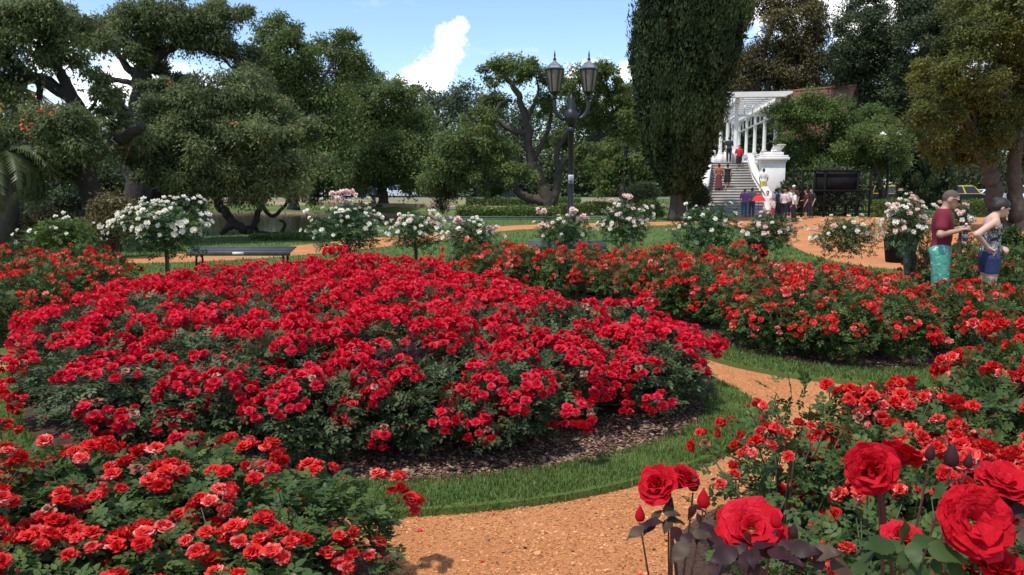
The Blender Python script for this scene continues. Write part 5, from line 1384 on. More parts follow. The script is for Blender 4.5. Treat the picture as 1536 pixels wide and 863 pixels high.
# house with the red tiled roof
M_ROOF = mat('red_roof_tile', (.155, .062, .042), .85, .35, 3, bump=.4)
hc = at(1192, 277, 88); HO = thing('house', 'house with a long red tiled roof and pale gable behind the bright tree', 'house', (hc[0], 88, 0), -.80)
hl, hd, ez, rz_ = 5.6, 4.4, 6.4, Z(1212, 137, 88)
b = MB(); V = [(x, y, z) for x in (-hl, hl) for (y, z) in ((-hd, 0), (-hd, ez), (0, rz_ - .25), (hd, ez), (hd, 0))]
b.add(V, [(4, 3, 2, 1, 0), (5, 6, 7, 8, 9), (0, 1, 6, 5), (3, 4, 9, 8)]); b.build('wall', mat('pale_render', (.56, .50, .42), .9, .1, 1.5), HO)
for sd in (-1, 1):
    b = MB(); n = 46; V = []; Fs = []
    for i in range(n + 1):
        x = -hl - .6 + (2 * hl + 1.2) * i / n; up2 = .05 * (i % 2)
        for (y, z) in ((0, rz_ + up2), (sd * (hd + .6), ez - .45 + up2), (sd * (hd + .6), ez - .6 + up2), (0, rz_ - .15 + up2)): V.append((x, y, z))
    for i in range(n):
        a = i * 4; c = a + 4; Fs += [(a, a + 1, c + 1, c), (a + 1, a + 2, c + 2, c + 1), (a + 2, a + 3, c + 3, c + 2)]
    Fs += [(0, 3, 2, 1), (n * 4, n * 4 + 1, n * 4 + 2, n * 4 + 3)]; b.add(V, Fs); b.build('roof', M_ROOF, HO)
b = MB(); b.tube([(-hl - .62, 0, rz_ + .06), (hl + .62, 0, rz_ + .06)], .16, 8); b.build('ridge', M_ROOF, HO, True)
b = MB(); b.box((hl + .01, 0, ez + 1.4), (.10, 1.3, 1.5)); wd_ = b.build('window', M_STUCCO, HO); b = MB(); b.box((hl + .065, 0, ez + 1.4), (.012, 1.1, 1.3)); b.build('pane', mat('dark_window', (.03, .035, .04), .1, .1, 3), wd_)

# ------------------------------------------------------------------ dark screened booth and stand
bc = at(1255, 277, 46.5); BT = thing('screen', 'black metal screen with dark panels and railings under the trees', 'screen', (bc[0], 46.5, 0))
bw, bh = 3.95, 2.75
for x in (-bw / 2, -bw / 2 + 1.3, bw / 2 - .75, bw / 2):
    for y in (0, 1.6):
        b = MB(); b.box((x, y, bh / 2), (.10, .10, bh), bev=.01); b.build('post', M_BLACK, BT)
for y in (0, 1.6):
    for z in (1.55, bh - .05):
        b = MB(); b.box((0, y - .052, z), (bw + .08, .05, .08), bev=.01); b.build('rail', M_BLACK, BT)
b = MB(); b.box((.35, .08, 2.05), (1.95, .06, 1.15)); b.build('panel', M_BLACK, BT)
b = MB(); b.box((.35, 1.66, 1.9), (1.9, .04, 1.4)); b.build('back_panel', M_BLACK, BT)
b = MB(); b.box((0, -.052, .30), (bw + .08, .05, .07), bev=.01); b.build('rail', M_BLACK, BT)
bm_ = MB(); bm_.tube([(0, 0, .02), (0, 0, 1.5)], .014, 5); bme = bm_.mesh('bar', M_BLACK)
for k in range(30): o = link('bar', bme, BT); o.location = (-bw / 2 + .12 + k * (bw - .2) / 30, .02, 0)
sc_ = gp(1268, 322); ST = thing('stand', 'small dark stand topped with two white plates in front of the black screen', 'stand', (*sc_, 0))
b = MB(); b.lathe([(.28, 0), (.28, .05), (.08, .10), (.07, .85), (.10, .88)], n=12); b.build('post', M_BLACK, ST, True)
b = MB(); b.box((0, 0, .42), (1.0, .34, .05), bev=.01); b.build('shelf', mat('dull_metal', (.16, .17, .2), .5, .2, 5, .3), ST)
b = MB(); b.box((0, 0, .95), (.36, .26, .14), bev=.02); b.build('head', M_BLACK, ST)
for sx in (-1, 1):
    b = MB(); b.box((sx * .10, -.06, 1.09), (.17, .03, .16), bev=.008); b.build('plate', M_STUCCO, ST)

# ------------------------------------------------------------------ vehicles
sheet('road', np.array([(24, 70), (120, 70), (120, 83), (24, 83)]), .008, M_ROAD)
M_TYRE = mat('tyre', (.015, .015, .015), .85, .2, 20); M_RIM = mat('rim', (.45, .45, .46), .35, .1, 5, .8)
M_GLASS = mat('car_glass', (.02, .025, .03), .08, .1, 3, spec=.7)
PAINT = {k: mat(k + '_paint', c, .3, .04, 2) for k, c in dict(white=(.78, .78, .78), black=(.014, .014, .016), dark=(.03, .032, .05), yellow=(.72, .46, .03), maroon=(.10, .02, .02), grey=(.2, .21, .22)).items()}
WHEEL = MB(); WHEEL.lathe([(.20, -.09), (.30, -.10), (.325, -.06), (.325, .06), (.30, .10), (.20, .09)], n=18)
RIMM = MB(); RIMM.lathe([(.04, -.105), (.19, -.095), (.215, -.04), (.215, .04), (.19, .095), (.04, .105)], n=14)
WME, RME = WHEEL.mesh('tyre', M_TYRE, True), RIMM.mesh('rim', M_RIM, True)
LOW = {'sedan': [(-2.15, .30), (-2.2, .62), (-2.1, .88), (-1.5, .93), (1.05, .93), (1.95, .80), (2.2, .62), (2.18, .30)], 'van': [(-2.05, .30), (-2.1, .7), (-2.05, 1.02), (.95, 1.02), (1.85, .88), (2.1, .66), (2.08, .30)]}
CAB = {'sedan': [(-1.75, .93), (-1.05, 1.40), (.35, 1.43), (1.10, .93)], 'van': [(-2.03, 1.02), (-1.95, 1.78), (.1, 1.82), (.45, 1.72), (1.15, 1.02)]}


def car(label, px, Y, rz, paint, top=None, kind='sedan', name='parked_car', cat='car', lift=0.0):
    c = at(px, 277, Y); root = thing(name, label, cat, (c[0], Y, .01 + lift), rz, 'cars along the park roads'); pm = PAINT[paint]; tm = PAINT[top or paint]

    def ext(prof, w0, w1, m, nm, par, z_lo, z_hi):
        b = MB(); n = len(prof); V = []
        for sd in (-1, 1):
            for (x, z) in prof: t = (z - z_lo) / (z_hi - z_lo + 1e-6); V.append((x, sd * (w0 + (w1 - w0) * t), z))
        b.add(V, [tuple(range(n))[::-1], tuple(range(n, 2 * n))] + [(i, (i + 1) % n, n + (i + 1) % n, n + i) for i in range(n)]); return b.build(nm, m, par)
    lo_ = LOW[kind]; cb = CAB[kind]
    body = ext(lo_, .84, .86, pm, 'body', root, .3, .95); ext(cb, .80, .64, tm, 'roof', root, cb[0][1], max(z for _, z in cb))
    zt = max(z for _, z in cb); zb = cb[0][1]
    x0, x1, x2, x3 = cb[0][0], cb[1][0], cb[-2][0], cb[-1][0]
    for sd in (-1, 1):
        for (a, e) in ((.06, .47), (.52, .94)):
            b = MB(); pts = []
            for (t, z) in ((a, zb + .05), (e, zb + .05), (e, zt - .10), (a, zt - .10)):
                f = (z - zb) / (zt - zb); xa = x0 + (x1 - x0) * f; xe = x3 + (x2 - x3) * f; y = .80 + (.64 - .80) * f + .006; pts.append((xa + (xe - xa) * t, sd * y, z))
            b.add(pts + [(p[0], p[1] - sd * .004, p[2]) for p in pts], [(0, 1, 2, 3), (7, 6, 5, 4)]); b.build('window', M_GLASS, root)
    for (xa, za, xb, zb2) in ((cb[-1][0], cb[-1][1], cb[-2][0], cb[-2][1]), (cb[0][0], cb[0][1], cb[1][0], cb[1][1])):
        b = MB(); d = .008 if xa > 0 else -.008; g = lambda t: (xa + (xb - xa) * t + d, za + (zb2 - za) * t + .006)
        (p1x, p1z), (p2x, p2z) = g(.1), g(.88); b.add([(p1x, -.70, p1z), (p1x, .70, p1z), (p2x, .58, p2z), (p2x, -.58, p2z)], [(0, 1, 2, 3)]); b.build('windscreen', M_GLASS, root)
    for x in (-1.32, 1.32):
        for sd in (-1, 1):
            o = link('wheel', WME, root, (x, sd * .80, .325)); o.rotation_euler = (math.pi / 2, 0, 0); link('rim', RME, o)
    for sd in (-1, 1):
        b = MB(); b.box((lo_[-2][0] - .01, sd * .60, .66), (.08, .34, .13), bev=.02); b.build('headlight', M_RIM, root)
        b = MB(); b.box((lo_[1][0] + .02, sd * .66, .72), (.06, .2, .14), bev=.02); b.build('tail_light', PAINT['maroon'], root)
    return root


car('white sedan on the far road partly hidden by the pink rose spray', 503, 115, .1, 'white')
car('dark blue car beside the white sedan across the lake', 538, 116, .05, 'dark')
car('black car behind the thin lamp post across the lake', 576, 117, -.1, 'black')
car('white van parked on the far road across the lake', 603, 114, .0, 'white', kind='van', name='parked_van', cat='van')
car('dark car parked on the far road left of the twisted coral tree', 760, 114, .15, 'dark')
car('black taxi with a yellow roof behind the man in maroon', 1449, 76, .05, 'black', 'yellow', 'van', 'taxi', 'taxi')
car('yellow roofed black taxi half hidden by the bushes right of the booth', 1346, 77, .2, 'black', 'yellow', 'van', 'taxi', 'taxi')
car('white car behind the woman near the two trunks', 1487, 80, .1, 'white')
car('white van at the right edge behind the thick trunk', 1530, 74, 1.2, 'white', None, 'van', 'parked_van', 'van')

# ------------------------------------------------------------------ people


class Body:
    def __init__(s): s.p = []

    def cone(s, a, b, ra, rb): s.p.append(('c', np.array(a, float), np.array(b, float), ra, rb)); return s

    def ell(s, c, r, R=None): s.p.append(('e', np.array(c, float), np.array(r, float), R, None)); return s

    def mesh(s, name, m, res, k, grow=0.0, clips=(), smooth=True):
        lo_ = np.full(3, 1e9); hi_ = -lo_
        bb = []
        for q in s.p:
            if q[0] == 'c': mr_ = max(q[3], q[4]); l = np.minimum(q[1], q[2]) - mr_; h = np.maximum(q[1], q[2]) + mr_
            else: l = q[1] - q[2].max() * (1 if q[3] is not None else 1) ; h = q[1] + q[2].max(); l = np.where(q[3] is None, q[1] - q[2], l); h = np.where(q[3] is None, q[1] + q[2], h)
            bb.append((l - grow, h + grow)); lo_ = np.minimum(lo_, l - grow); hi_ = np.maximum(hi_, h + grow)
        lo_ -= 4 * res + k; n = np.ceil((hi_ + 4 * res + k - lo_) / res).astype(int); f = np.full(n, 10.0, np.float32)
        ax = [lo_[i] + np.arange(n[i]) * res for i in range(3)]; mg = k + 3 * res
        for q, (l, h) in zip(s.p, bb):
            i0 = np.maximum(0, ((l - mg - lo_) / res).astype(int)); i1 = np.minimum(n, np.ceil((h + mg - lo_) / res).astype(int) + 1)
            X, Y, Zz = np.meshgrid(*(ax[i][i0[i]:i1[i]] for i in range(3)), indexing='ij'); P = np.stack([X, Y, Zz], -1)
            if q[0] == 'c':
                ba = q[2] - q[1]; t = np.clip(((P - q[1]) @ ba) / (ba @ ba + 1e-9), 0, 1); d = np.linalg.norm(P - q[1] - t[..., None] * ba, axis=-1) - (q[3] + (q[4] - q[3]) * t)
            else:
                u = P - q[1]
                if q[3] is not None: u = u @ q[3]
                k0 = np.linalg.norm(u / q[2], axis=-1); k1 = np.linalg.norm(u / q[2] ** 2, axis=-1) + 1e-6; d = np.where(k0 < 1e-4, -q[2].min(), k0 * (k0 - 1) / k1)
            d = d - grow; sl_ = tuple(slice(a, b) for a, b in zip(i0, i1)); g = f[sl_]
            hh = np.clip(.5 + .5 * (g - d) / k, 0, 1); mixd = g * (1 - hh) + d * hh - k * hh * (1 - hh); f[sl_] = np.where(g > 5, d, mixd)
        if clips:
            X, Y, Zz = np.meshgrid(*ax, indexing='ij', sparse=True)
            for nx_, ny_, nz_, off in clips: f = np.maximum(f, nx_ * X + ny_ * Y + nz_ * Zz - off)
        return nets(f, lo_, res, name, m, smooth)


def nets(f, org, res, name, m, smooth=True):
    s = f < 0; c = [s[i:s.shape[0] - 1 + i, j:s.shape[1] - 1 + j, k:s.shape[2] - 1 + k] for i in (0, 1) for j in (0, 1) for k in (0, 1)]
    al = np.logical_and.reduce(c); an = np.logical_or.reduce(c); cells = np.argwhere(an & ~al); idx = np.full(an.shape, -1, np.int64); idx[tuple(cells.T)] = np.arange(len(cells))
    acc = np.zeros((len(cells), 3)); cnt = np.zeros(len(cells))
    for a in range(3):
        o1, o2 = [x for x in range(3) if x != a]
        for i in (0, 1):
            for j in (0, 1):
                p = cells.copy(); p[:, o1] += i; p[:, o2] += j; q = p.copy(); q[:, a] += 1
                fa, fb = f[tuple(p.T)], f[tuple(q.T)]; cr = (fa < 0) != (fb < 0); t = np.where(cr, fa / np.where(cr, fa - fb, 1), 0)
                pt = p.astype(float); pt[:, a] += t; acc[cr] += pt[cr]; cnt[cr] += 1
    V = acc / cnt[:, None] * res + org; Q = []
    for a in range(3):
        o1, o2 = [(1, 2), (2, 0), (0, 1)][a]; n = f.shape; sl0 = [slice(None)] * 3; sl1 = [slice(None)] * 3; sl0[a] = slice(0, n[a] - 1); sl1[a] = slice(1, n[a])
        e = np.argwhere(s[tuple(sl0)] != s[tuple(sl1)]); e = e[(e[:, o1] > 0) & (e[:, o2] > 0) & (e[:, o1] < n[o1] - 1) & (e[:, o2] < n[o2] - 1)]

        def cell(d1, d2): q = e.copy(); q[:, o1] -= d1; q[:, o2] -= d2; return idx[tuple(q.T)]
        quad = np.stack([cell(1, 1), cell(0, 1), cell(0, 0), cell(1, 0)], 1); flip = ~s[tuple(e.T)]; quad[flip] = quad[flip][:, ::-1]; Q.append(quad)
    return mesh_np(name, V, [np.concatenate(Q)], m, None, smooth)


def skin_mat(n, c):
    m = mat(n, c, .5, .08, 12, spec=.35); return m


SK = {'tan': skin_mat('tan_skin', (.46, .27, .18)), 'fair': skin_mat('fair_skin', (.60, .38, .28)), 'brown': skin_mat('brown_skin', (.30, .17, .11))}
CLM = {}


def cloth(c, n=None):
    k = n or tuple(c)
    if k not in CLM: CLM[k] = mat(n or 'cloth', c, .85, .10, 7, bump=.35, bscale=9)
    return CLM[k]


def pattern(name, base, stops, scale):
    m, nt, b = nmat(name); N = nt.nodes.new; L = nt.links.new; b.inputs['Roughness'].default_value = .8
    tc = N('ShaderNodeTexCoord'); nz = N('ShaderNodeTexNoise'); nz.inputs['Scale'].default_value = scale; nz.inputs['Detail'].default_value = 2; nz.inputs['Distortion'].default_value = 1.6
    L(tc.outputs['Object'], nz.inputs['Vector']); rp = N('ShaderNodeValToRGB'); rp.color_ramp.interpolation = 'CONSTANT'; el = rp.color_ramp.elements
    while len(el) < len(stops): el.new(.5)
    for e, (p, c) in zip(el, stops): e.position = p; e.color = (*c, 1)
    L(nz.outputs[0], rp.inputs[0]); L(rp.outputs[0], b.inputs['Base Color']); return m


M_SHORTS = pattern('floral_shorts', None, [(0, (.55, .66, .60)), (.36, (.05, .30, .20)), (.44, (.09, .40, .28)), (.58, (.05, .22, .15)), (.66, (.55, .10, .13)), (.71, (.10, .38, .27))], 9)
M_TOP = pattern('printed_top', None, [(0, (.02, .022, .022)), (.46, (.62, .64, .60)), (.52, (.025, .03, .03)), (.60, (.50, .54, .50)), (.64, (.02, .02, .02))], 13)
M_DENIM = mat('denim', (.022, .035, .105), .85, .3, 25, bump=.3)
M_HAIRD = mat('dark_hair', (.022, .013, .010), .5, .4, 30, bump=.5, bscale=60); M_HAIRB = mat('brown_hair', (.16, .085, .04), .5, .35, 30, bump=.5); M_HAIRS = mat('shaved_hair', (.10, .068, .052), .8, .25, 60)


def person(label, loc, H, yaw, skin, shirt=None, legs=None, leg_len='long', sleeve='short', hair=M_HAIRD, hair_len=0, pose=None, res=.022, hem=.50, dress=None, cap=None, extra=None, group=None, hands=False, slim=1.0, head_tilt=0.0, torso_low=None, strapless=False):
    root = thing('person', label, 'person', loc, yaw, group); g = lambda *v: np.array(v) * H
    J = dict(hipR=(.054, 0, .515), kneeR=(.058, .012, .285), ankR=(.058, -.01, .045), hipL=(-.054, 0, .515), kneeL=(-.058, .012, .285), ankL=(-.058, -.01, .045),
             shR=(.100, -.005, .800), elR=(.145, -.02, .635), wrR=(.135, .05, .485), shL=(-.100, -.005, .800), elL=(-.145, -.02, .635), wrL=(-.135, .05, .485), neck=(0, -.008, .845), head=(0, .010, .928))
    J.update(pose or {}); J = {k: np.array(v) * H for k, v in J.items()}
    w = slim
    tor = Body()
    tor.ell(g(0, 0, .735), g(.098 * w, .066 * w, .115)); tor.ell(g(0, .004, .635), g(.083 * w, .060 * w, .09)); tor.ell(g(0, -.006, .54), g(.092 * w, .066 * w, .075)); tor.cone(J['shR'] * .97, J['shL'] * .97, .034 * H, .034 * H)
    for s in 'RL': tor.cone(J['neck'] - g(0, .004, .012), J['sh' + s], .030 * H, .028 * H)
    lg = Body()
    for s in 'RL':
        lg.cone(J['hip' + s], J['knee' + s], .055 * H * w, .034 * H); lg.cone(J['knee' + s], J['ank' + s], .033 * H, .021 * H); mid = J['knee' + s] * .62 + J['ank' + s] * .38 - np.array((0, .010 * H, 0)); lg.ell(mid, g(.031, .034, .075))
    arm = {}
    for s in 'RL':
        a = Body(); a.cone(J['sh' + s], J['el' + s], .031 * H * w, .024 * H); a.cone(J['el' + s], J['wr' + s], .024 * H, .015 * H); arm[s] = a
    hd = Body(); Ht = np.array(Matrix.Rotation(-head_tilt, 3, 'X')); hc = J['head']
    hp = lambda x, y, z: hc + Ht @ (np.array((x, y, z)) * H)
    hd.cone(J['neck'] - g(0, 0, .03), hp(0, -.012, -.035), .031 * H * w, .029 * H); hd.ell(hp(0, -.008, .010), g(.044, .056, .056), Ht); hd.ell(hp(0, .012, -.026), g(.034, .040, .040), Ht); hd.ell(hp(0, .036, -.048), g(.018, .016, .014), Ht)
    hd.cone(hp(0, .047, .002), hp(0, .060, -.016), .006 * H, .010 * H); hd.ell(hp(0, .049, -.032), g(.016, .008, .006), Ht)
    for sx in (-1, 1): hd.ell(hp(sx * .044, -.006, -.008), g(.006, .013, .019), Ht); hd.ell(hp(sx * .018, .044, .014), g(.015, .008, .006), Ht)
    hnd = Body()
    for s, sx in (('R', 1), ('L', -1)):
        d = J['wr' + s] - J['el' + s]; d = d / np.linalg.norm(d); pn = np.array((sx * .3, .1, -1.0)) if abs(d[2]) < .8 else np.array((sx, .2, 0.)); pn -= d * (pn @ d); pn /= np.linalg.norm(pn); sd = np.cross(d, pn); o = J['wr' + s]
        if hands:
            for q in (-1, 0, 1): hnd.cone(o + d * .008 * H + sd * q * .010 * H, o + d * .050 * H + sd * q * .014 * H, .011 * H, .010 * H)
            for q, ln in ((-1.5, .036), (-.5, .042), (.5, .040), (1.5, .032)):
                b0_ = o + d * .052 * H + sd * q * .0105 * H; k1 = b0_ + (d * .8 + pn * .45) * ln * .5 * H; k2 = k1 + (d * .25 + pn * .95) * ln * .5 * H; hnd.cone(b0_, k1, .0056 * H, .0052 * H); hnd.cone(k1, k2, .0052 * H, .0044 * H)
            t0 = o + d * .020 * H - sd * .015 * H; t1 = t0 + (d * .55 - sd * .7 + pn * .3) * .028 * H; t2 = t1 + (d * .8 + pn * .5) * .022 * H; hnd.cone(t0, t1, .0075 * H, .0062 * H); hnd.cone(t1, t2, .0062 * H, .005 * H)
        else:
            hnd.cone(o, o + d * .055 * H, .015 * H, .013 * H); hnd.cone(o + d * .055 * H, o + d * .09 * H + pn * .012 * H, .012 * H, .008 * H); hnd.cone(o + d * .02 * H, o + d * .05 * H - sd * .02 * H, .008 * H, .006 * H)
    full = Body(); full.p = tor.p + lg.p + arm['R'].p + arm['L'].p + hd.p + hnd.p
    for s in 'RL': full.cone(J['ank' + s] + g(0, -.022, -.025), J['ank' + s] + g(0, .075, -.032), .020 * H, .015 * H)
    link('body', full.mesh('body', SK[skin], res, .012 * H if not hands else .010 * H), root)
    ft = Body()
    for s in 'RL': ft.cone(J['ank' + s] + g(0, -.024, -.024), J['ank' + s] + g(0, .08, -.030), .023 * H, .017 * H)
    link('shoes', ft.mesh('shoes', cloth((.05, .05, .05), 'shoe'), max(res, .014), .01, .004 * H, [(0, 0, -1, -.002 * H)]), root)
    gr = .010 * H
    if dress is not None:
        d_ = Body(); d_.p = list(tor.p); d_.cone(g(0, 0, .58), g(0, .01, dress[1] + .03), .085 * H, .12 * H)
        link('dress', d_.mesh('dress', cloth(dress[0]), max(res, .016), .03 * H, gr, [(0, 0, 1, .80 * H), (0, 0, -1, -dress[1] * H)]), root)
    else:
        if legs is not None:
            l_ = Body(); l_.p = list(lg.p); l_.ell(g(0, -.006, .535), g(.094 * w, .070 * w, .07)); lowz = {'long': .05, 'knee': .25, 'short': .40, 'mid': .30}[leg_len]
            if leg_len in ('knee', 'mid'):
                for s in 'RL': l_.cone(J['hip' + s], J['knee' + s] + g(0, 0, -.02), .062 * H * w, .047 * H)
            link('shorts' if leg_len != 'long' else 'trousers', l_.mesh('legwear', legs, max(res * 1.1, .012), .02 * H, gr * .8, [(0, 0, 1, .60 * H), (0, 0, -1, -lowz * H)]), root)
        if shirt is not None:
            t_ = Body(); t_.p = list(tor.p)
            if sleeve in ('short', 'long'):
                for s in 'RL':
                    e = .62 if sleeve == 'short' else 1.0; t_.cone(J['sh' + s], J['sh' + s] * (1 - e) + J['el' + s] * e, .033 * H * w, .032 * H)
                    if sleeve == 'long': t_.cone(J['el' + s], J['wr' + s], .030 * H, .022 * H)
            top_ = .775 if strapless else .845
            link('shirt', t_.mesh('shirt', shirt, max(res * 1.1, .011), .02 * H, gr, [(0, 0, 1, top_ * H), (0, 0, -1, -hem * H)] + ([(0, -.35, 1, .755 * H)] if strapless else [])), root)
    h_ = Body()
    if cap is not None: h_.ell(hp(0, -.006, .026), g(.050, .062, .046), Ht); h_.cone(hp(-.02, .05, .022), hp(.02, .05, .022), .012 * H, .012 * H); link('cap', h_.mesh('cap', cap, max(res * .8, .01), .012 * H, 0, [tuple(Ht @ np.array((0, 0, -1))) + (float((Ht @ np.array((0, 0, -1))) @ hp(0, 0, .012)),)]), root)
    elif hair is not None:
        h_.ell(hp(0, -.010, .012), g(.0455, .058, .057) if hair_len >= 0 else g(.0445, .0565, .0565), Ht)
        n_ = Ht @ np.array((0, .75, -.66)); cl = [tuple(n_) + (float(n_ @ hp(0, .026, .012)),)]
        if hair_len == 2: h_.ell(hp(0, -.060, .026), g(.026, .024, .026), Ht); h_.ell(hp(0, -.028, -.004), g(.040, .042, .046), Ht)
        if hair_len == 1: h_.cone(hp(0, -.035, -.01), hp(0, -.045, -.11), .042 * H, .026 * H)
        link('hair', h_.mesh('hair', hair, max(res * .8, .01), .012 * H, .0 if hair_len < 0 else .004 * H, cl), root)
    root['hp'] = 0; del root['hp']
    return root, J, hp, H


man, Jm, hpm, Hm = person('man in a maroon t-shirt and green floral shorts wearing sunglasses and holding a bottle', (*at(1404, 477, 11)[:2], 0), 1.86, -2.0, 'tan', cloth((.17, .008, .022), 'maroon_cotton'), M_SHORTS, 'knee',
                          hair=M_HAIRS, hair_len=-1, res=.0105, hem=.515, hands=True, head_tilt=.38, slim=.97,
                          pose=dict(elR=(.165, -.02, .66), wrR=(.095, .105, .690), elL=(-.14, .0, .66), wrL=(-.03, .115, .700), head=(0, .046, .912), neck=(0, .006, .842)))
b = MB()
for sx in (-1, 1):
    c_ = hpm(sx * .019, .056, .008); b.box(c_, (.030 * Hm, .008 * Hm, .022 * Hm), 0, -.38, bev=.002)
    p0, p1 = hpm(sx * .036, .050, .012), hpm(sx * .047, -.008, .004); b.tube([p0, p1], .0035, 5)
b.build('sunglasses', M_BLACK, man)
wr = (Matrix.Rotation(man.rotation_euler.z, 3, 'Z') @ Vector(Jm['wrR'] * .5 + Jm['wrL'] * .5 + np.array((.02, .075, 0)))) + man.location
BTL = thing('bottle', 'small blue violet water bottle held in the hand of the man in maroon', 'bottle', (wr.x, wr.y, wr.z - .16))
b = MB(); b.lathe([(.030, 0), (.033, .01), (.033, .12), (.030, .14), (.033, .15), (.022, .19), (.013, .205), (.013, .22)], n=14); b.build('bottle_body', mat('violet_plastic', (.10, .10, .32), .2, .1, 5, spec=.6), BTL, True)
b = MB(); b.lathe([(.016, .218), (.016, .245), (.012, .248)], n=12); b.build('lid', M_STUCCO, BTL, True)
b = MB(); b.lathe([(.0338, .05), (.0338, .10)], n=14); b.build('sleeve', M_STUCCO, BTL, True)
person('woman in a dark printed top and denim shorts with one hand on her hip', (*at(1477, 477, 10.7)[:2], 0), 1.78, -1.75, 'fair', M_TOP, M_DENIM, 'short', 'none', M_HAIRD, 2, res=.0105, hem=.565, hands=True, head_tilt=.5, slim=.86, strapless=True,
       pose=dict(shR=(.088, -.01, .795), elR=(.15, -.155, .70), wrR=(.10, -.055, .60), shL=(-.088, -.0, .795), elL=(-.115, .0, .645), wrL=(-.02, .07, .60), head=(0, .058, .895), neck=(0, .015, .835), kneeR=(.050, .01, .285), kneeL=(-.050, .01, .285)))
pale_rose(1441, 312, 350, 34, 14.5, 'small blush pink rose bush between the man in maroon and the woman', 12, .6, seed=12)
person('person with light brown hair mostly hidden behind the dense white rose', (*at(1364, 400, 16)[:2], 0), 1.70, .6, 'fair', cloth((.45, .2, .08)), cloth((.04, .04, .05)), 'long', hair=M_HAIRB, hair_len=1, res=.016)
VIS = 'visitors round the white steps'
ON = lambda px, Y: (*at(px, 300, Y)[:2], max(0, math.floor((Y - 47 - .1) / .335 + .6)) * RISE if Y > 47 else 0.0)
WALK = dict(kneeR=(.056, .06, .30), ankR=(.056, .03, .06), kneeL=(-.056, .0, .285), ankL=(-.056, -.07, .06), wrR=(.13, .09, .50), wrL=(-.13, -.06, .49))
STAND = dict(wrR=(.09, .12, .62), elR=(.15, .01, .64))
for lab, px, Y, H, yaw, sk, kw in [
    ('woman climbing the steps in an orange top and wine red skirt', 1077, 50.0, 1.72, -.1, 'brown', dict(shirt=cloth((.42, .13, .05)), dress=None, legs=None, hair_len=1, pose=WALK, skirt=((.16, .035, .05), .08))),
    ('woman climbing the steps in a short black dress', 1090, 50.1, 1.72, -.2, 'tan', dict(dress=((.012, .012, .014), .30), hair_len=1, pose=WALK)),
    ('person in a red t-shirt and black shorts descending the steps', 1106, 52.7, 1.62, 3.0, 'tan', dict(shirt=cloth((.62, .02, .03)), legs=cloth((.015, .015, .018)), leg_len='knee', pose=WALK)),
    ('person in dark clothes at the top of the steps by the parapet', 1091, 53.8, 1.72, -.2, 'tan', dict(shirt=cloth((.03, .03, .05)), legs=cloth((.02, .02, .04)), pose=STAND)),
    ('man in a white t-shirt and yellow shorts at the right of the steps', 1144, 49.3, 1.72, -.1, 'brown', dict(shirt=cloth((.75, .75, .74), 'white_cotton2'), legs=cloth((.72, .58, .16)), leg_len='knee', pose=WALK)),
    ('person in a purple shirt and blue jeans at the foot of the steps', 1117, 45.6, 1.68, -.3, 'tan', dict(shirt=cloth((.24, .10, .30)), legs=cloth((.07, .12, .24)), pose=WALK, hair=M_HAIRB)),
    ('woman in a white dress beside the red umbrella', 1151, 41, 1.60, 2.6, 'fair', dict(dress=((.76, .74, .72), .36), hair_len=1, pose=STAND)),
    ('man in a white shirt carrying a dark backpack', 1164, 43.2, 1.70, .2, 'tan', dict(shirt=cloth((.72, .73, .76)), legs=cloth((.03, .03, .04)), pose=WALK)),
    ('person in a pale pink shirt and black trousers among the walkers', 1177, 42.4, 1.66, -1.0, 'fair', dict(shirt=cloth((.68, .55, .56)), legs=cloth((.015, .015, .02)), hair=M_HAIRB, pose=STAND)),
    ('woman in a white top and black trousers nearest the forecourt', 1192, 40.4, 1.62, 1.2, 'tan', dict(shirt=cloth((.76, .74, .74)), legs=cloth((.012, .012, .016)), hair_len=1, pose=WALK)),
    ('tall person in a white cap and dark red shirt behind the walkers', 1190, 44.6, 1.88, 2.6, 'brown', dict(shirt=cloth((.10, .02, .02)), legs=cloth((.02, .02, .02)), cap=cloth((.72, .68, .62)))),
    ('man in a grey t-shirt and jeans behind the purple shirt at the steps', 1128, 46.6, 1.72, -.2, 'tan', dict(shirt=cloth((.22, .22, .23)), legs=cloth((.05, .07, .13)), pose=STAND)),
    ('child in a white t-shirt and red shorts beside the woman in the white dress', 1160, 41.6, 1.22, .8, 'fair', dict(shirt=cloth((.74, .74, .73), 'white_cotton3'), legs=cloth((.45, .05, .06)), leg_len='knee', hair=M_HAIRB)),
    ('woman in a pale blue top walking behind the man with the backpack', 1171, 45.2, 1.66, 1.2, 'tan', dict(shirt=cloth((.42, .52, .66)), legs=cloth((.03, .03, .05)), hair_len=1, pose=WALK)),
    ('man in a white polo shirt and dark shorts in the middle of the walkers', 1184, 43.2, 1.74, -1.4, 'tan', dict(shirt=cloth((.72, .71, .68), 'white_polo'), legs=cloth((.03, .03, .04)), leg_len='knee', pose=WALK)),
    ('person in black standing at the right end of the walkers', 1217, 45.4, 1.68, 2.0, 'tan', dict(shirt=cloth((.016, .016, .018)), legs=cloth((.02, .02, .025)), hair_len=1, pose=STAND)),
    ('woman in a dark red top and black shorts at the right of the walkers', 1209, 43.8, 1.64, 1.4, 'tan', dict(shirt=cloth((.085, .018, .022)), legs=cloth((.012, .012, .014)), leg_len='knee', hair_len=1, pose=STAND)),
]:
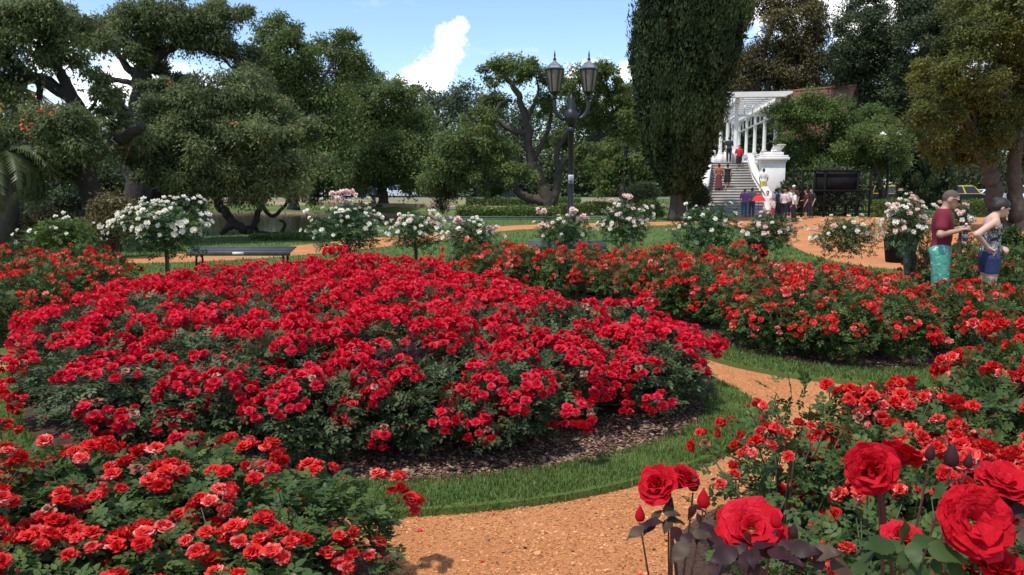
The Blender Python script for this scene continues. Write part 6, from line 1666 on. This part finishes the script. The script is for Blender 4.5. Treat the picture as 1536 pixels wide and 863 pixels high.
    sk_ = kw.pop('skirt', None); rt, J_, hp_, H_ = person(lab, ON(px, Y), H, yaw, sk, res=.027, group=VIS, **kw)
    if sk_:
        d_ = Body(); d_.cone(np.array((0, 0, .58)) * H_, np.array((0, .01, sk_[1] + .03)) * H_, .085 * H_, .13 * H_); link('skirt', d_.mesh('skirt', cloth(sk_[0]), .02, .02, .01, [(0, 0, 1, .60 * H_), (0, 0, -1, -sk_[1] * H_)]), rt)
    if 'carrying a dark backpack' in lab:
        q = rt.location + Matrix.Rotation(rt.rotation_euler.z, 3, 'Z') @ Vector((0, -.20, 1.02)); BP = thing('backpack', 'dark blue backpack on the man in the white shirt', 'backpack', q, rt.rotation_euler.z)
        d_ = Body(); d_.ell((0, 0, .16), (.15, .10, .24)); d_.ell((0, -.06, .08), (.11, .06, .12)); link('bag', d_.mesh('bag', cloth((.03, .04, .08)), .018, .02), BP)
        for sx in (-1, 1):
            b = MB(); b.tube(spline([(sx * .09, .05, .36), (sx * .10, .17, .44), (sx * .11, .30, .36), (sx * .12, .31, .15), (sx * .12, .08, -.02)], 14, False), .016, 6); b.build('strap', M_BLACK, BP, True)
q = at(1138, 299, 40.6); UM = thing('umbrella', 'small open red umbrella held low among the walkers', 'umbrella', (q[0], q[1], q[2]))
b = MB(); n = 16; V = []; Fs = []
for i, (rr, zz_) in enumerate(((.02, .20), (.16, .17), (.27, .07), (.345, -.10))):
    for k in range(n): w_ = rr * (1 - .05 * (k % 2) * (i / 3)); V.append((w_ * math.cos(k * 6.283 / n), w_ * math.sin(k * 6.283 / n), zz_ + .02 * (k % 2) * (i == 3)))
for i in range(3):
    for k in range(n): k2 = (k + 1) % n; Fs.append((i * n + k, (i + 1) * n + k, (i + 1) * n + k2, i * n + k2))
b.add(V, Fs); b.build('canopy', cloth((.66, .02, .02)), UM)
b = MB(); b.tube([(0, 0, .30), (0, 0, -.45)], .009, 6); b.tube(spline([(0, 0, -.45), (.02, 0, -.50), (.05, 0, -.48)], 6, False), .012, 6); b.build('shaft', M_BLACK, UM)
